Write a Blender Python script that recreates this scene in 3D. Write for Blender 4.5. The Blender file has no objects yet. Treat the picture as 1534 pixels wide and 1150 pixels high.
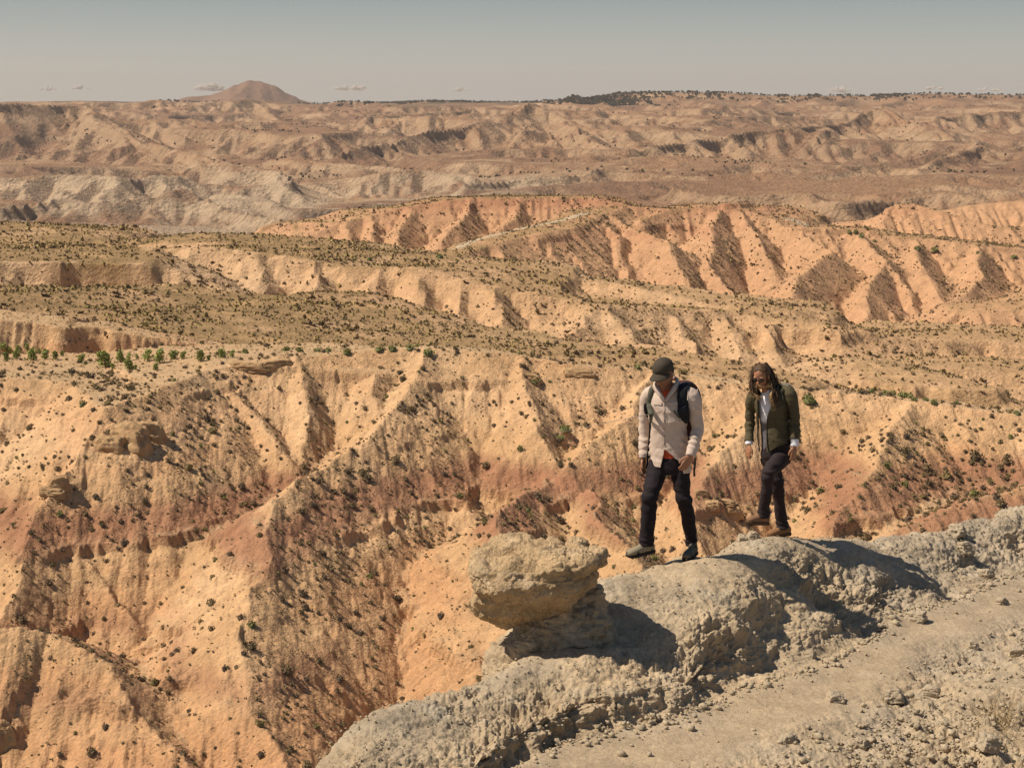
import bpy, bmesh, math, random, os
import numpy as np
from mathutils import Vector, Matrix
STAGE = os.environ.get('STAGE', 'all')
rng = np.random.default_rng(7)
random.seed(7)
scene = bpy.context.scene
C = scene.collection
# ------------------------------------------------------------------ camera model
F = 2600.0; PITCH = math.radians(9.07); CW, CH = 1534.0, 1150.0
def tdown(py):                       # tangent of the angle below the horizontal, centre column
    return np.tan(PITCH + np.arctan((np.asarray(py, float) - CH/2)/F))
def P(px, py, D):                    # pixel + distance along the ground -> world point
    v = (py - CH/2)/F; u = (px - CW/2)/F
    c, s = math.cos(PITCH), math.sin(PITCH)
    fy = c - v*s; fz = -s - v*c
    k = D/fy
    return (u*k, D, fz*k)
def proj(x, y, z):
    c, s = math.cos(PITCH), math.sin(PITCH)
    d = y*c - z*s; v = -(y*s + z*c)/d; u = x/d
    return CW/2 + F*u, CH/2 + F*v
# ------------------------------------------------------------------ noise
def _h(ix, iy, iz, seed):
    h = (ix.astype(np.int64)*374761393 + iy.astype(np.int64)*668265263 + iz*2147483647 + seed*974634777) & 0xffffffff
    h = ((h ^ (h >> 13))*1274126177) & 0xffffffff
    return ((h ^ (h >> 16)) & 0xffffff).astype(np.float32)/16777216.0
def noise2(x, y, seed=0):
    x = np.asarray(x, np.float64); y = np.asarray(y, np.float64)
    ix = np.floor(x); iy = np.floor(y); fx = (x-ix).astype(np.float32); fy = (y-iy).astype(np.float32)
    ix = ix.astype(np.int64); iy = iy.astype(np.int64)
    ux = fx*fx*fx*(fx*(fx*6-15)+10); uy = fy*fy*fy*(fy*(fy*6-15)+10)
    def g(dx, dy):
        a = _h(ix+dx, iy+dy, 0, seed)*6.2831853
        return np.cos(a)*(fx-dx) + np.sin(a)*(fy-dy)
    a = g(0,0); b = g(1,0); c = g(0,1); d = g(1,1)
    return ((a+(b-a)*ux) + ((c+(d-c)*ux) - (a+(b-a)*ux))*uy)*1.5
def noise3(x, y, z, seed=0):         # value noise in three dimensions, -1..1
    ix = np.floor(x).astype(np.int64); iy = np.floor(y).astype(np.int64); iz = np.floor(z).astype(np.int64)
    fx = (x-ix).astype(np.float32); fy = (y-iy).astype(np.float32); fz = (z-iz).astype(np.float32)
    ux = fx*fx*(3-2*fx); uy = fy*fy*(3-2*fy); uz = fz*fz*(3-2*fz)
    def v(a, b, c): return _h(ix+a, iy+b, iz+c, seed)
    x00 = v(0,0,0)*(1-ux)+v(1,0,0)*ux; x10 = v(0,1,0)*(1-ux)+v(1,1,0)*ux
    x01 = v(0,0,1)*(1-ux)+v(1,0,1)*ux; x11 = v(0,1,1)*(1-ux)+v(1,1,1)*ux
    return ((x00*(1-uy)+x10*uy)*(1-uz) + (x01*(1-uy)+x11*uy)*uz)*2-1
def fbm2(x, y, o=5, seed=0, gain=.5, ridged=False):
    s = 0; a = 1.; t = 0
    for k in range(o):
        n = noise2(x*2**k + k*17.3, y*2**k - k*9.1, seed+k)
        if ridged: n = 1 - 2*np.abs(n)
        s = s + a*n; t += a; a *= gain
    return s/t
def fbm3(x, y, z, o=4, seed=0, gain=.5, mode=0):
    s = 0; a = 1.; t = 0
    for k in range(o):
        n = noise3(x*2.03**k+k*5.1, y*2.03**k-k*3.3, z*2.03**k+k*7.7, seed+k)
        if mode == 1: n = 1-2*np.abs(n)          # ridged
        if mode == 2: n = 2*np.abs(n)-1          # billow
        s = s + a*n; t += a; a *= gain
    return s/t
def sstep(a, b, x):
    t = np.clip((x-a)/(b-a), 0, 1); return t*t*(3-2*t)
def mix3(a, b, t):
    t = t[..., None]; return a*(1-t) + b*t
# ------------------------------------------------------------------ ridge-built relief
def ridge_field(X, Y, pts, sf, sb=None):
    """height of a ridge whose crest runs through pts; sf / sb = fall on the near / far side: a slope, or (gentle slope, width, steep slope)"""
    best = np.full(X.shape, 1e9, np.float32); zz = np.zeros(X.shape, np.float32)
    for (x0,y0,z0),(x1,y1,z1) in zip(pts[:-1], pts[1:]):
        dx, dy = x1-x0, y1-y0; L = dx*dx+dy*dy+1e-9
        t = np.clip(((X-x0)*dx+(Y-y0)*dy)/L, 0, 1)
        ex = X-(x0+t*dx); ey = Y-(y0+t*dy); d2 = ex*ex+ey*ey
        m = d2 < best
        best = np.where(m, d2, best); zz = np.where(m, z0+t*(z1-z0), zz)
    d = np.sqrt(best)
    def fall(s):
        if isinstance(s, tuple): return s[0]*np.minimum(d, s[1]) + s[2]*np.maximum(d-s[1], 0)
        return s*d
    if sb is None: return zz - fall(sf)
    q = sorted((p[0], p[1]) for p in pts)
    back = Y > np.interp(X, [a for a, _ in q], [b for _, b in q])
    return zz - np.where(back, fall(sb), fall(sf))
def smax(a, b, k):
    h = np.clip(.5+.5*(a-b)/k, 0, 1); return b+(a-b)*h+k*h*(1-h)
def erode(z, dx, iters=20, K=.02, m=.5, fix=None, talus=.9, tal_it=2):
    """stream-power incision on a grid: dendritic gullies cut down from the crests"""
    z = z.astype(np.float64).copy(); ny, nx = z.shape; n = nx*ny
    idx = np.arange(n).reshape(ny, nx)
    offs = [(-1,-1),(-1,0),(-1,1),(0,-1),(0,1),(1,-1),(1,0),(1,1)]
    for it in range(iters):
        zp = np.pad(z, 1, mode='edge'); ip = np.pad(idx, 1, mode='edge')
        bs = np.zeros_like(z); rec = idx.copy(); rd = np.full(z.shape, dx)
        for oy, ox in offs:
            dd = dx*math.hypot(oy, ox)
            s = (z - zp[1+oy:1+oy+ny, 1+ox:1+ox+nx])/dd
            m_ = s > bs
            bs = np.where(m_, s, bs); rec = np.where(m_, ip[1+oy:1+oy+ny, 1+ox:1+ox+nx], rec); rd = np.where(m_, dd, rd)
        order = np.argsort(z, axis=None).tolist()
        r = rec.ravel().tolist(); acc = [dx*dx]*n
        for i in reversed(order):
            j = r[i]
            if j != i: acc[j] += acc[i]
        Fc = (K*np.power(np.array(acc), m)/rd.ravel()).tolist()
        zl = z.ravel().tolist()
        for i in order:
            j = r[i]
            if j != i and zl[j] < zl[i]:
                f = Fc[i]; zl[i] = (zl[i]+f*zl[j])/(1+f)
        z = np.array(zl).reshape(ny, nx)
        for _ in range(tal_it):                       # slopes steeper than the soil can stand slump
            for ax in (0, 1):
                d = np.diff(z, axis=ax); ex = np.clip(np.abs(d)-talus*dx, 0, None)*np.sign(d)*.25
                if ax == 0: z[:-1] += ex; z[1:] -= ex
                else: z[:, :-1] += ex; z[:, 1:] -= ex
        if fix is not None: z = np.where(fix, np.maximum(z, fix_z), z)
    return z
class Grid:
    def __init__(s, x0, x1, y0, y1, dx):
        s.x0, s.y0, s.dx = x0, y0, dx
        s.xs = np.arange(x0, x1+dx, dx); s.ys = np.arange(y0, y1+dx, dx)
        s.X, s.Y = np.meshgrid(s.xs, s.ys)
        s.z = np.zeros_like(s.X)
    def sample(s, x, y, a=None):
        a = s.z if a is None else a
        fx = np.clip((x-s.x0)/s.dx, 0, len(s.xs)-1.001); fy = np.clip((y-s.y0)/s.dx, 0, len(s.ys)-1.001)
        i = fx.astype(int); j = fy.astype(int); fx = fx-i; fy = fy-j
        return (a[j,i]*(1-fx)+a[j,i+1]*fx)*(1-fy) + (a[j+1,i]*(1-fx)+a[j+1,i+1]*fx)*fy
def mesh_from(name, V, Fq, mat=None, smooth=True, parent=None, color=None, colname='Col'):
    me = bpy.data.meshes.new(name)
    V = np.ascontiguousarray(V, np.float32).reshape(-1, 3); Fq = np.ascontiguousarray(Fq, np.int32)
    k = Fq.shape[1]
    me.vertices.add(len(V)); me.vertices.foreach_set('co', V.ravel())
    me.loops.add(Fq.size); me.loops.foreach_set('vertex_index', Fq.ravel())
    me.polygons.add(len(Fq)); me.polygons.foreach_set('loop_start', np.arange(0, Fq.size, k, dtype=np.int32))
    if smooth: me.polygons.foreach_set('use_smooth', np.ones(len(Fq), bool))
    me.update(calc_edges=True)
    if color is not None:
        at = me.attributes.new(colname, 'FLOAT_COLOR', 'POINT')
        c4 = np.ones((len(V), 4), np.float32); c4[:, :3] = color.reshape(-1, 3)
        at.data.foreach_set('color', c4.ravel())
    if mat is not None: me.materials.append(mat)
    o = bpy.data.objects.new(name, me); C.objects.link(o)
    if parent is not None: o.parent = parent
    return o
def tag(o, label=None, cat=None, group=None, kind=None):
    if label: o['label'] = label
    if cat: o['category'] = cat
    if group: o['group'] = group
    if kind: o['kind'] = kind
    return o
def polar_rows(az, Dg, H, nrows, eps=.3, hid=.15, zw=0.):
    """rows per column spaced evenly by what the relief shows of itself: D[nrows, ncol]"""
    out = np.empty((nrows, len(az)), np.float32)
    Hs = H
    v = Hs/Dg[:, None]
    dv = np.diff(v, axis=0)*1700
    dD = np.diff(Dg)[:, None]
    w = np.where(dv > 0, dv, -dv*hid) + eps*dD + zw*np.abs(np.diff(Hs, axis=0))
    k = 9                                               # neighbouring columns must stay alike
    ker = np.ones(k)/k
    w = np.apply_along_axis(lambda r: np.convolve(np.pad(r, k//2, mode='edge'), ker, 'valid'), 1, w)
    cw = np.vstack([np.zeros(len(az)), np.cumsum(w, axis=0)])
    t = np.linspace(0, 1, nrows)
    for c in range(len(az)): out[:, c] = np.interp(t*cw[-1, c], cw[:, c], Dg)
    return out
def grid_faces(nr, nc):
    i = np.arange((nr-1)*nc).reshape(nr-1, nc)[:, :-1].ravel()
    return np.stack([i, i+1, i+nc+1, i+nc], 1)
# ------------------------------------------------------------------ relief of the valley side (130 - 330 m)
def dbase(py): return 187.8/(.58+tdown(py))
def N(*pp):
    out = []
    for px, py, o in pp:
        D = (-o/float(tdown(py))) if o < 0 else float(dbase(py))-o
        out.append(P(px, py, D))
    return out
def build_near():
    g = Grid(-125, 125, 118, 345, .5)
    X, Y = g.X.astype(np.float32), g.Y.astype(np.float32)
    wx = X + 2.2*fbm2(X/14, Y/14, 3, 3); wy = Y + 2.2*fbm2(X/14+50, Y/14, 3, 9)
    crest = N((-420,600,-39),(0,565,-38.5),(110,575,-39),(165,612,-39.5),(200,600,-39.3),(250,578,-39),(300,556,-38.5),(360,546,-38),(430,536,-37.5),
              (520,528,-37),(640,521,-36.5),(700,523,-36.7),(760,531,-37.3),(870,548,-38.8),(960,553,-39.5),(1100,572,-41),(1200,585,-42),(1300,592,-42.5),(1400,603,-43),(1534,622,-44),(1950,690,-47))
    z = ridge_field(wx, wy, crest[:8], .60, (.062,44,.55))
    z = np.maximum(z, ridge_field(wx, wy, crest[7:], .60, (.06,6,.6)))
    def sp(s, *pp, k=.8, sb=None):
        nonlocal z
        z = smax(z, ridge_field(wx, wy, N(*pp), s, sb), k)
    # long spurs and pyramids
    sp(.74, (165,612,-39.5),(110,680,22),(80,735,24),(60,765,24),(35,850,25),(-20,960,26),(-60,1100,27))
    sp(.61, (640,521,-36.5),(600,600,4),(560,650,8),(500,690,13),(408,748,24),(402,800,27),(398,870,30),(350,950,33),(370,1040,34),(420,1160,35),(470,1300,36))
    sp(.66, (860,690,0),(800,735,7),(748,768,20),(775,860,27),(770,960,31),(740,1100,34),(700,1250,35))
    sp(.74, (885,735,5),(900,782,16),(965,850,20),(1000,950,24),(1020,1100,25))
    sp(.62, (-260,930,42),(-150,935,40),(0,940,37),(75,944,35),(150,990,35),(200,1060,35),(262,1122,35),(310,1180,35),(380,1290,35))
    sp(.74, (785,533,-37.5),(792,600,2.5),(805,645,4),(850,705,4))
    sp(.74, (985,556,-39.8),(940,620,3),(885,668,5),(840,728,4))
    sp(.70, (1150,580,-41.5),(1110,650,4),(1060,720,7),(1040,800,9),(1080,900,12))
    sp(.6, (1370,600,-42.8),(1330,640,3),(1310,700,7),(1250,770,14),(1230,860,18))
    sp(.35, (1700,700,14),(1534,730,16),(1400,775,17),(1300,830,18), k=2)
    sp(.72, (215,625,16),(250,720,14),(285,800,14),(300,860,13))
    sp(.72, (262,600,8),(320,700,8),(352,770,9),(395,840,8))
    sp(.72, (330,560,1),(390,640,4),(430,690,6))
    sp(.72, (450,545,1),(455,620,3),(450,680,4))
    sp(.72, (560,560,1),(560,640,4),(640,720,4),(690,760,5))
    sp(.75, (95,760,19),(150,850,19),(200,930,19))
    sp(.75, (600,765,9),(585,850,13),(575,920,15))
    sp(.72, (0,640,8),(-40,740,12))
    # flutes running down the fall line, before the water cuts in
    ang = X*.96 + Y*.18
    fl = fbm2(ang/7., (Y-.2*X)/34., 4, 21, ridged=True)
    depth = sstep(0, 9, (ridge_field(X, Y, crest, 0, 0)) - z)
    z = z + fl*.75*depth
    # bluff behind the terrace on the left, and the plateau above it
    bl = [P(px, py, D) for px, py, D in ((-420,462,292),(0,476,296),(60,484,297),(112,490,297),(160,494,299),(215,502,301),(300,516,304),(400,532,308),(470,545,312),(560,570,318))]
    edge = ridge_field(X + .7*fbm2(X/5, Y/5, 3, 77), Y + 1.6*fbm2(X/6, Y/6, 4, 70, ridged=True) - 3.2*np.exp(-((X-P(138,495,298)[0])/2.4)**4) + 1.6*np.exp(-((X-P(100,495,298)[0])/1.6)**2), bl, 2.2, (.0,12,.14))
    e2 = np.where(X < (bl[7][0]+2), edge, -1e3)
    z0 = z.copy()
    z = np.maximum(z, e2)
    guide = z.copy()
    ze = erode(z, g.dx, iters=14, K=.020, m=.42, talus=1.05, tal_it=1)
    flat = sstep(.18, .42, np.hypot(*np.gradient(guide, g.dx)))
    cut = np.clip(guide-ze, -1, 3.2); cut[1:-1,1:-1] = (cut[1:-1,1:-1]*2+cut[:-2,1:-1]+cut[2:,1:-1]+cut[1:-1,:-2]+cut[1:-1,2:])/6
    z = guide - cut*(.15+.85*flat)
    # hard beds: small ledges where a resistant layer crops out
    facing = sstep(.12, .3, np.gradient(guide, g.dx)[0])
    def ledge(z, lvl, h, seed, thr=0.05):
        n = fbm2(X/16, Y/16, 3, seed); l = lvl + .8*fbm2(X/30, Y/30, 2, seed+5) + .25*fbm2(X/3, Y/3, 2, seed+8)
        k = sstep(thr, thr+.2, n)*facing
        d = z - l
        return z + k*h*(np.exp(-np.clip(d, 0, 9)/.9)*(d > 0) - .55*np.exp(np.clip(d, -9, 0)/.7)*(d <= 0))
    for lvl, h, sd, th in ((-41.2,.6,31,.05),(-52.7,.85,35,-.25),(-59.6,1.0,41,-.05),(-46.8,.4,47,.1),(-64,.8,51,0.),(-55.5,.5,53,.1),(-68.5,.8,57,-.1)): z = ledge(z, lvl, h, sd, th)
    z = z + .34*fbm2(X/2.6, Y/2.6, 3, 61)*(.25+.75*flat) + .13*fbm2(X/1.1, Y/1.1, 2, 66)
    # ragged rock at the nose of the left spur and under the rim
    for (px, py, D, r, a) in ((80,722,211,1.6,1.3),(350,556,252,2.5,1.),(430,545,258,3,.9)):
        x0, y0, _ = P(px, py, D); d = np.hypot(X-x0, Y-y0)
        z = z + a*np.exp(-(d/r)**4)*fbm2(X/1.7, Y/1.7, 3, int(px), ridged=True)
    g.z = z; g.guide = guide
    return g
# ------------------------------------------------------------------ middle distance (320 - 1900 m)
def build_mid():
    g = Grid(-720, 720, 300, 1900, 2.4)
    X, Y = g.X.astype(np.float32), g.Y.astype(np.float32)
    wx = X + 7*fbm2(X/60, Y/60, 3, 103); wy = Y + 7*fbm2(X/60+50, Y/60, 3, 109)
    z = np.full(X.shape, -150., np.float32)
    def M(*pp): return [P(*p) for p in pp]
    def R(*pp):                       # third number: metres in front of the mean face of the red hills
        return [P(px, py, 558/(.46+float(tdown(py)))-o) for px, py, o in pp]
    def sp(s, pts, k=3., sb=None):
        nonlocal z
        z = smax(z, ridge_field(wx, wy, pts, s, sb), k)
    # plateau on the left that tilts away to the right
    sp((.03,30,.5), M((-700,440,330),(-200,440,350),(0,445,350),(150,470,345),(300,498,332),(430,515,325),(520,527,322)), sb=(.08,90,.35))
    sp((.02,30,.5), M((-700,380,480),(-400,380,480),(-200,385,470)), sb=(.02,80,.4))
    sp((.02,30,.5), M((-700,325,640),(-200,329,640),(0,331,620),(60,341,600),(120,353,590),(200,359,590),(300,349,585),(400,352,580),(470,364,570),(560,378,560)), sb=(.1,60,.5))
    # mesa with the pale scarp, its rim running down to the right
    sp(.62, M((140,372,515),(200,377,525),(300,374,518),(400,381,510),(470,389,505),(520,402,500),(620,402,500),(700,420,490),(780,436,480),(870,452,470),(960,458,480),(1100,466,490),(1180,480,480),(1250,497,470),(1420,510,480)), sb=(.05,75,.5), k=2)
    sp((.10,26,.45), M((270,485,385),(330,468,405),(400,455,425),(470,442,440),(540,462,430),(600,488,400),(700,520,370),(800,560,345)), k=5)
    for c in (((285,380,516),(283,400,505),(288,430,492),(296,470,480)), ((480,391,503),(478,430,482)), ((610,404,499),(640,450,475),(650,500,455)), ((560,402,499),(540,450,478)),
              ((870,453,470),(878,480,456),(850,520,435),(820,560,420)), ((900,453,472),(960,545,430)), ((740,430,482),(765,470,462),(780,530,435)), ((690,418,490),(700,460,470),(690,520,440)),
              ((1000,460,482),(1010,500,462),(1050,560,430)), ((1080,465,489),(1100,500,468),(1110,560,440)), ((1170,479,480),(1160,520,455),(1170,580,425)), ((200,377,524),(215,420,500)), ((390,381,509),(400,430,488))):
        sp(.62, M(*c), k=1.6)
    sp((.12,14,.5), M((1215,562,392),(1290,537,400),(1360,556,385),(1440,585,370),(1534,610,360),(1800,660,345)), k=2)
    sp(.55, M((1250,497,470),(1340,512,480),(1420,508,490),(1534,522,480),(1850,545,470)), sb=(.06,22,.5))
    sp(.5, M((1300,560,430),(1400,550,430),(1534,555,425),(1850,570,420)), sb=(.05,40,.4))
    # shelf in front of the red hills
    sp(.5, M((560,385,560),(640,392,560),(760,402,550),(900,420,535),(1000,440,520),(1100,463,500)), sb=(.05,22,.5))
    # red hills
    sp(.46, R((380,370,0),(440,362,0),(520,332,0),(600,311,0),(700,296,0),(800,294,0),(870,295,0),(930,308,0),(1000,312,0),(1040,312,0),(1080,307,0),(1110,309,0),(1150,322,0),(1200,340,0),(1290,345,0),(1340,352,0),(1534,372,0),(1900,395,0)), sb=(.05,80,.35), k=6)
    sp(.42, M((1180,345,1290),(1200,338,1270),(1290,329,1250),(1330,308,1240),(1360,304,1240),(1420,318,1220),(1480,338,1200),(1700,345,1200)), sb=.3)
    sp(.4, M((1380,322,1600),(1450,308,1600),(1534,300,1600),(1850,285,1600)), sb=.3)
    # the road bench: a nose of ground that comes forward from the crest
    sp((.05,14,.5), R((903,310,5),(870,322,30),(820,338,55),(760,350,75),(700,366,95),(650,380,110)), k=3)
    for c in (((905,312,2),(935,335,25),(985,352,48),(1003,358,50),(1008,380,56),(1022,420,60),(1045,475,60)),
              ((830,335,55),(842,345,60),(850,375,62),(858,410,60)), ((885,320,30),(925,345,40),(932,390,45),(950,440,46)),
              ((770,352,72),(785,380,72),(800,410,70)), ((722,362,90),(745,390,88),(770,420,85)),
              ((1075,312,8),(1066,350,30),(1060,390,42),(1090,430,50),(1112,480,54)), ((1000,314,4),(960,330,20)),
              ((1110,310,4),(1135,350,18),(1150,390,26),(1165,420,30)),
              ((1170,330,4),(1245,372,38),(1192,412,62),(1182,450,68),(1196,500,68)),
              ((1290,348,4),(1333,385,34),(1308,425,52),(1302,460,58),(1288,510,60)), ((1330,385,34),(1352,410,36),(1370,450,38)),
              ((1370,356,4),(1385,400,32),(1402,440,44),(1432,500,50)), ((1460,366,4),(1475,410,36),(1440,440,50),(1402,462,56)),
              ((1600,378,4),(1540,440,50),(1480,500,62)),
              ((620,312,2),(600,340,16),(590,370,26)), ((700,298,2),(690,330,22),(650,365,30)), ((780,297,2),(775,325,20),(740,345,40)), ((520,335,2),(530,358,12)), ((560,322,2),(565,350,14))):
        sp(.68, R(*c), k=2.5)
    sp((.10,25,.45), R((1480,452,70),(1560,440,75),(1750,450,75)), k=3)
    ang = X*.95+Y*.2
    sl = sstep(.12, .4, np.hypot(*np.gradient(z, g.dx)))
    z = z + 2.6*fbm2(ang/30., (Y-.2*X)/150., 4, 121, ridged=True)*sl + 1.5*fbm2(X/60, Y/60, 3, 130)
    guide = z.copy()
    ze = erode(z, g.dx, iters=16, K=.065, m=.42, talus=.9, tal_it=1)
    cut = np.clip(guide-ze, -2, 14)
    z = guide - cut*(.12+.88*sl)
    for lvl, h, sd in ((-62,2.0,131),(-74,1.6,135),(-52,1.2,137)):
        l = lvl + 3*fbm2(X/160, Y/160, 2, sd); k = sstep(.0, .25, fbm2(X/60, Y/60, 3, sd+3)); d = z-l
        z = z + k*h*(np.exp(-np.clip(d, 0, 30)/2.2)*(d > 0) - .55*np.exp(np.clip(d, -30, 0)/2.)*(d <= 0))
    z = z + .5*fbm2(X/9, Y/9, 3, 141)*(.3+.7*sl)
    g.z = z; g.guide = guide; g.sl = sl
    return g
# ------------------------------------------------------------------ far badlands and skyline (1.7 - 12 km)
FLY = [120, 159, 162, 172, 200, 240, 270, 300, 330, 350, 380]; FLD = [12500, 9000, 7500, 6300, 5000, 3700, 3000, 2450, 2050, 1850, 1600]
def build_far(part):
    g = Grid(-2750, 2750, 1500, 6850, 9) if part == 0 else Grid(-5400, 5400, 6300, 13000, 22)
    X, Y = g.X.astype(np.float32), g.Y.astype(np.float32)
    R_ = random.Random(11)
    wx = X + 60*fbm2(X/500, Y/500, 3, 203); wy = Y + 60*fbm2(X/500+50, Y/500, 3, 209)
    def M(*pp): return [P(*p) for p in pp]
    fy = np.array(FLY[::-1], float); fd = np.array(FLD[::-1], float)
    zf = -tdown(fy)*fd
    def floor_z(D): return np.interp(D, fd, zf)
    floor = floor_z(np.clip(Y, 1500, 8800)).astype(np.float32)
    floor = np.where(Y > 8800, floor_z(8800), floor)
    amp = np.interp(Y, [1500, 3000, 5000, 8000, 13000], [26, 32, 52, 24, 4]).astype(np.float32)
    z = floor + amp*1.5*(fbm2(wx/620, wy/700, 3, 221, gain=.45, ridged=True)*.6 + fbm2(wx/900, wy/800, 2, 227) - .1)
    def sp(s, pts, k=10., sb=None):
        nonlocal z
        xs = [p[0] for p in pts]; ys = [p[1] for p in pts]; m = 900
        i0 = max(int((min(xs)-m-g.xs[0])/g.dx), 0); i1 = max(int((max(xs)+m-g.xs[0])/g.dx), 0)+1
        j0 = max(int((min(ys)-m-g.ys[0])/g.dx), 0); j1 = max(int((max(ys)+m-g.ys[0])/g.dx), 0)+1
        if s < .2: i0 = j0 = 0; i1 = X.shape[1]; j1 = X.shape[0]
        if i1 <= i0+1 or j1 <= j0+1: return
        sl = (slice(j0, j1), slice(i0, i1))
        z[sl] = np.maximum(z[sl], ridge_field(wx[sl], wy[sl], pts, s, sb))
    def Q(*pp):                        # crest pixel row, pixel row of the foot below it
        return [P(px, pc, float(np.interp(pf, FLY, FLD))) for px, pc, pf in pp]
    def hill(pts, s=.46, spur=.28, dens=1., k=8., back=True):
        sp(s, pts, k)
        for (x0,y0,z0),(x1,y1,z1) in zip(pts[:-1], pts[1:]):
            L = math.hypot(x1-x0, y1-y0); h = max((z0+z1)/2 - float(floor_z((y0+y1)/2)), 12)
            n = max(1, int(L*dens/(h*3.2)))
            for i in range(n):
                for sd in ((-1, 1) if back else (-1,)):
                    t = min(max((i+R_.uniform(-.4,1.4))/n, 0), 1); x, y, zz = x0+(x1-x0)*t, y0+(y1-y0)*t, z0+(z1-z0)*t
                    nx, ny = -(y1-y0)/L, (x1-x0)/L
                    if ny*sd < 0: pass
                    nx, ny = (nx*sd, ny*sd) if (ny >= 0) else (-nx*sd, -ny*sd)
                    a = math.atan2(ny, nx) + R_.uniform(-.9, .9); ln = h/spur*R_.choice((.4,.7,.9,1.1,1.25))
                    of = R_.uniform(.15, .7)*h; zz -= of*.42; x += nx*of; y += ny*of; p = [(x, y, zz)]
                    for q in range(3):
                        a += R_.uniform(-.6, .6); st = ln/3
                        x += math.cos(a)*st; y += math.sin(a)*st; zz -= st*spur*R_.uniform(.7, 1.3)
                        p.append((x, y, zz))
                    sp(s*1.1, p, k*.7)
                    for q in (1, 2):
                        for e in (-1, 1):
                            b = a + e*R_.uniform(.7, 1.2); l2 = ln*.3; c = p[q]
                            sp(s*1.2, [c, (c[0]+math.cos(b)*l2, c[1]+math.sin(b)*l2, c[2]-l2*spur*1.4)], k*.5)
    # the near end of the far country
    hill(Q((-120,300,345),(0,298,345),(70,288,338),(130,302,340),(200,292,335),(240,300,338)), s=0.400)
    hill(Q((215,312,345),(250,285,335),(277,268,325),(330,290,335),(380,305,340),(450,326,352)), s=0.400)
    hill(Q((330,285,318),(420,292,322),(470,312,335),(560,305,330)), s=0.320)
    hill(Q((0,262,290),(80,258,288),(170,262,290),(250,258,286)), s=0.320)
    hill(Q((300,240,272),(350,246,276),(400,250,280),(425,262,285)), s=0.400); hill(Q((560,300,322),(640,296,318),(700,300,320)), s=0.280)
    hill(Q((700,268,296),(780,262,292),(870,258,292),(900,246,288)), s=0.360); hill(Q((900,247,285),(1000,258,290),(1060,262,292),(1150,256,290),(1210,270,296),(1300,262,292),(1400,275,300),(1600,280,305)), s=0.256)
    hill(Q((1000,275,312),(1080,290,320),(1200,282,318),(1240,300,330),(1340,290,325),(1420,282,320),(1534,296,330),(1650,290,325)), s=0.336)
    hill(Q((560,255,275),(640,252,272),(700,262,280)), s=0.240)
    # big flanks in the middle of the view
    hill(Q((-200,158,232),(0,153,225),(60,153,220),(125,157,218),(150,175,225),(200,205,238),(290,228,252),(360,240,262),(410,252,270)), s=0.288, spur=.27)
    hill(Q((170,180,215),(240,178,212),(330,188,215),(430,204,228)), s=0.264); hill(Q((360,175,200),(420,180,204),(470,190,212),(560,200,222)), s=0.264)
    hill(Q((520,226,250),(580,210,240),(650,192,230),(720,178,222),(790,152,215),(806,152,215),(826,158,216),(850,184,222),(880,200,232),(915,224,248)), s=0.336, spur=.27)
    hill(Q((440,230,256),(520,240,262),(600,246,266)), s=0.240)
    hill(Q((900,232,256),(960,216,250),(1010,208,246),(1090,196,240),(1160,187,236),(1262,182,226)), s=0.336, spur=.27)
    hill(Q((1210,200,240),(1262,180,224),(1318,154,214),(1345,162,218),(1390,182,226),(1430,205,238),(1480,228,252)), s=0.336, spur=.27)
    hill(Q((1380,244,268),(1430,222,256),(1480,206,244),(1534,214,244),(1650,200,240)), s=0.320); hill(Q((1180,262,286),(1260,244,275),(1320,240,272),(1360,250,276)), s=0.304)
    hill(Q((1400,172,205),(1480,166,200),(1600,160,198)), s=0.288); hill(Q((560,172,196),(640,168,190),(700,160,186)), s=0.272)
    hill(Q((880,172,200),(950,178,206),(1040,182,212),(1100,176,206),(1180,170,200)), s=0.264)
    # skyline: mesas, right-hand upland, cone of the distant mountain
    sp(.05, M((-800,160,9500),(0,157,9500),(400,156,9500),(700,153,9200),(830,153,9000),(1000,150,9500)), sb=.02, k=12)
    sp(.19, M((820,157,7600),(870,146,7600),(920,139,7600),(1000,137,7500),(1110,139,7400),(1160,142,7400),(1300,143,7400),(1400,139,7400),(1534,142,7400),(2000,145,7400)), sb=.04, k=12)
    for i in range(13):
        px = 850+i*62+R_.uniform(-20, 20); pts = M((px,141,7450),(px+R_.uniform(-15,15),152,6950),(px+R_.uniform(-30,30),165,6500)); sp(.3, pts, 8)
    sp(.30, M((236,154,11500),(268,149,11500),(290,142,11500),(318,139,11500),(338,130,11500),(354,122,11500),(372,117,11500),(390,121,11500),(404,123,11500),(424,134,11500),(442,144,11500),(468,154,11500)), k=6)
    for _ in range(2):
        q = np.pad(z, 1, mode='edge'); z = (q[:-2,1:-1]+q[2:,1:-1]+q[1:-1,:-2]+q[1:-1,2:]+q[:-2,:-2]*.7+q[2:,2:]*.7+q[:-2,2:]*.7+q[2:,:-2]*.7+z*2)/8.8
    sl = sstep(.05, .22, np.hypot(*np.gradient(z, g.dx)))
    z = z + 16*fbm2((X+.2*Y)/110., (Y-.2*X)/300., 4, 231, gain=.45, ridged=True)*sl
    guide = z.copy()
    ze = erode(z, g.dx, iters=18, K=.16, m=.5, talus=.7, tal_it=1)
    cut = np.clip(guide-ze, -4, 34)
    z = guide - cut*(.15+.85*sl)*np.interp(Y, [1500,6500,9000,13000], [1,1,.5,.25])
    z = z + 1.3*fbm2(X/45, Y/45, 3, 241)
    g.z = z; g.guide = guide; g.sl = sl; g.cut = cut
    return g
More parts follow.
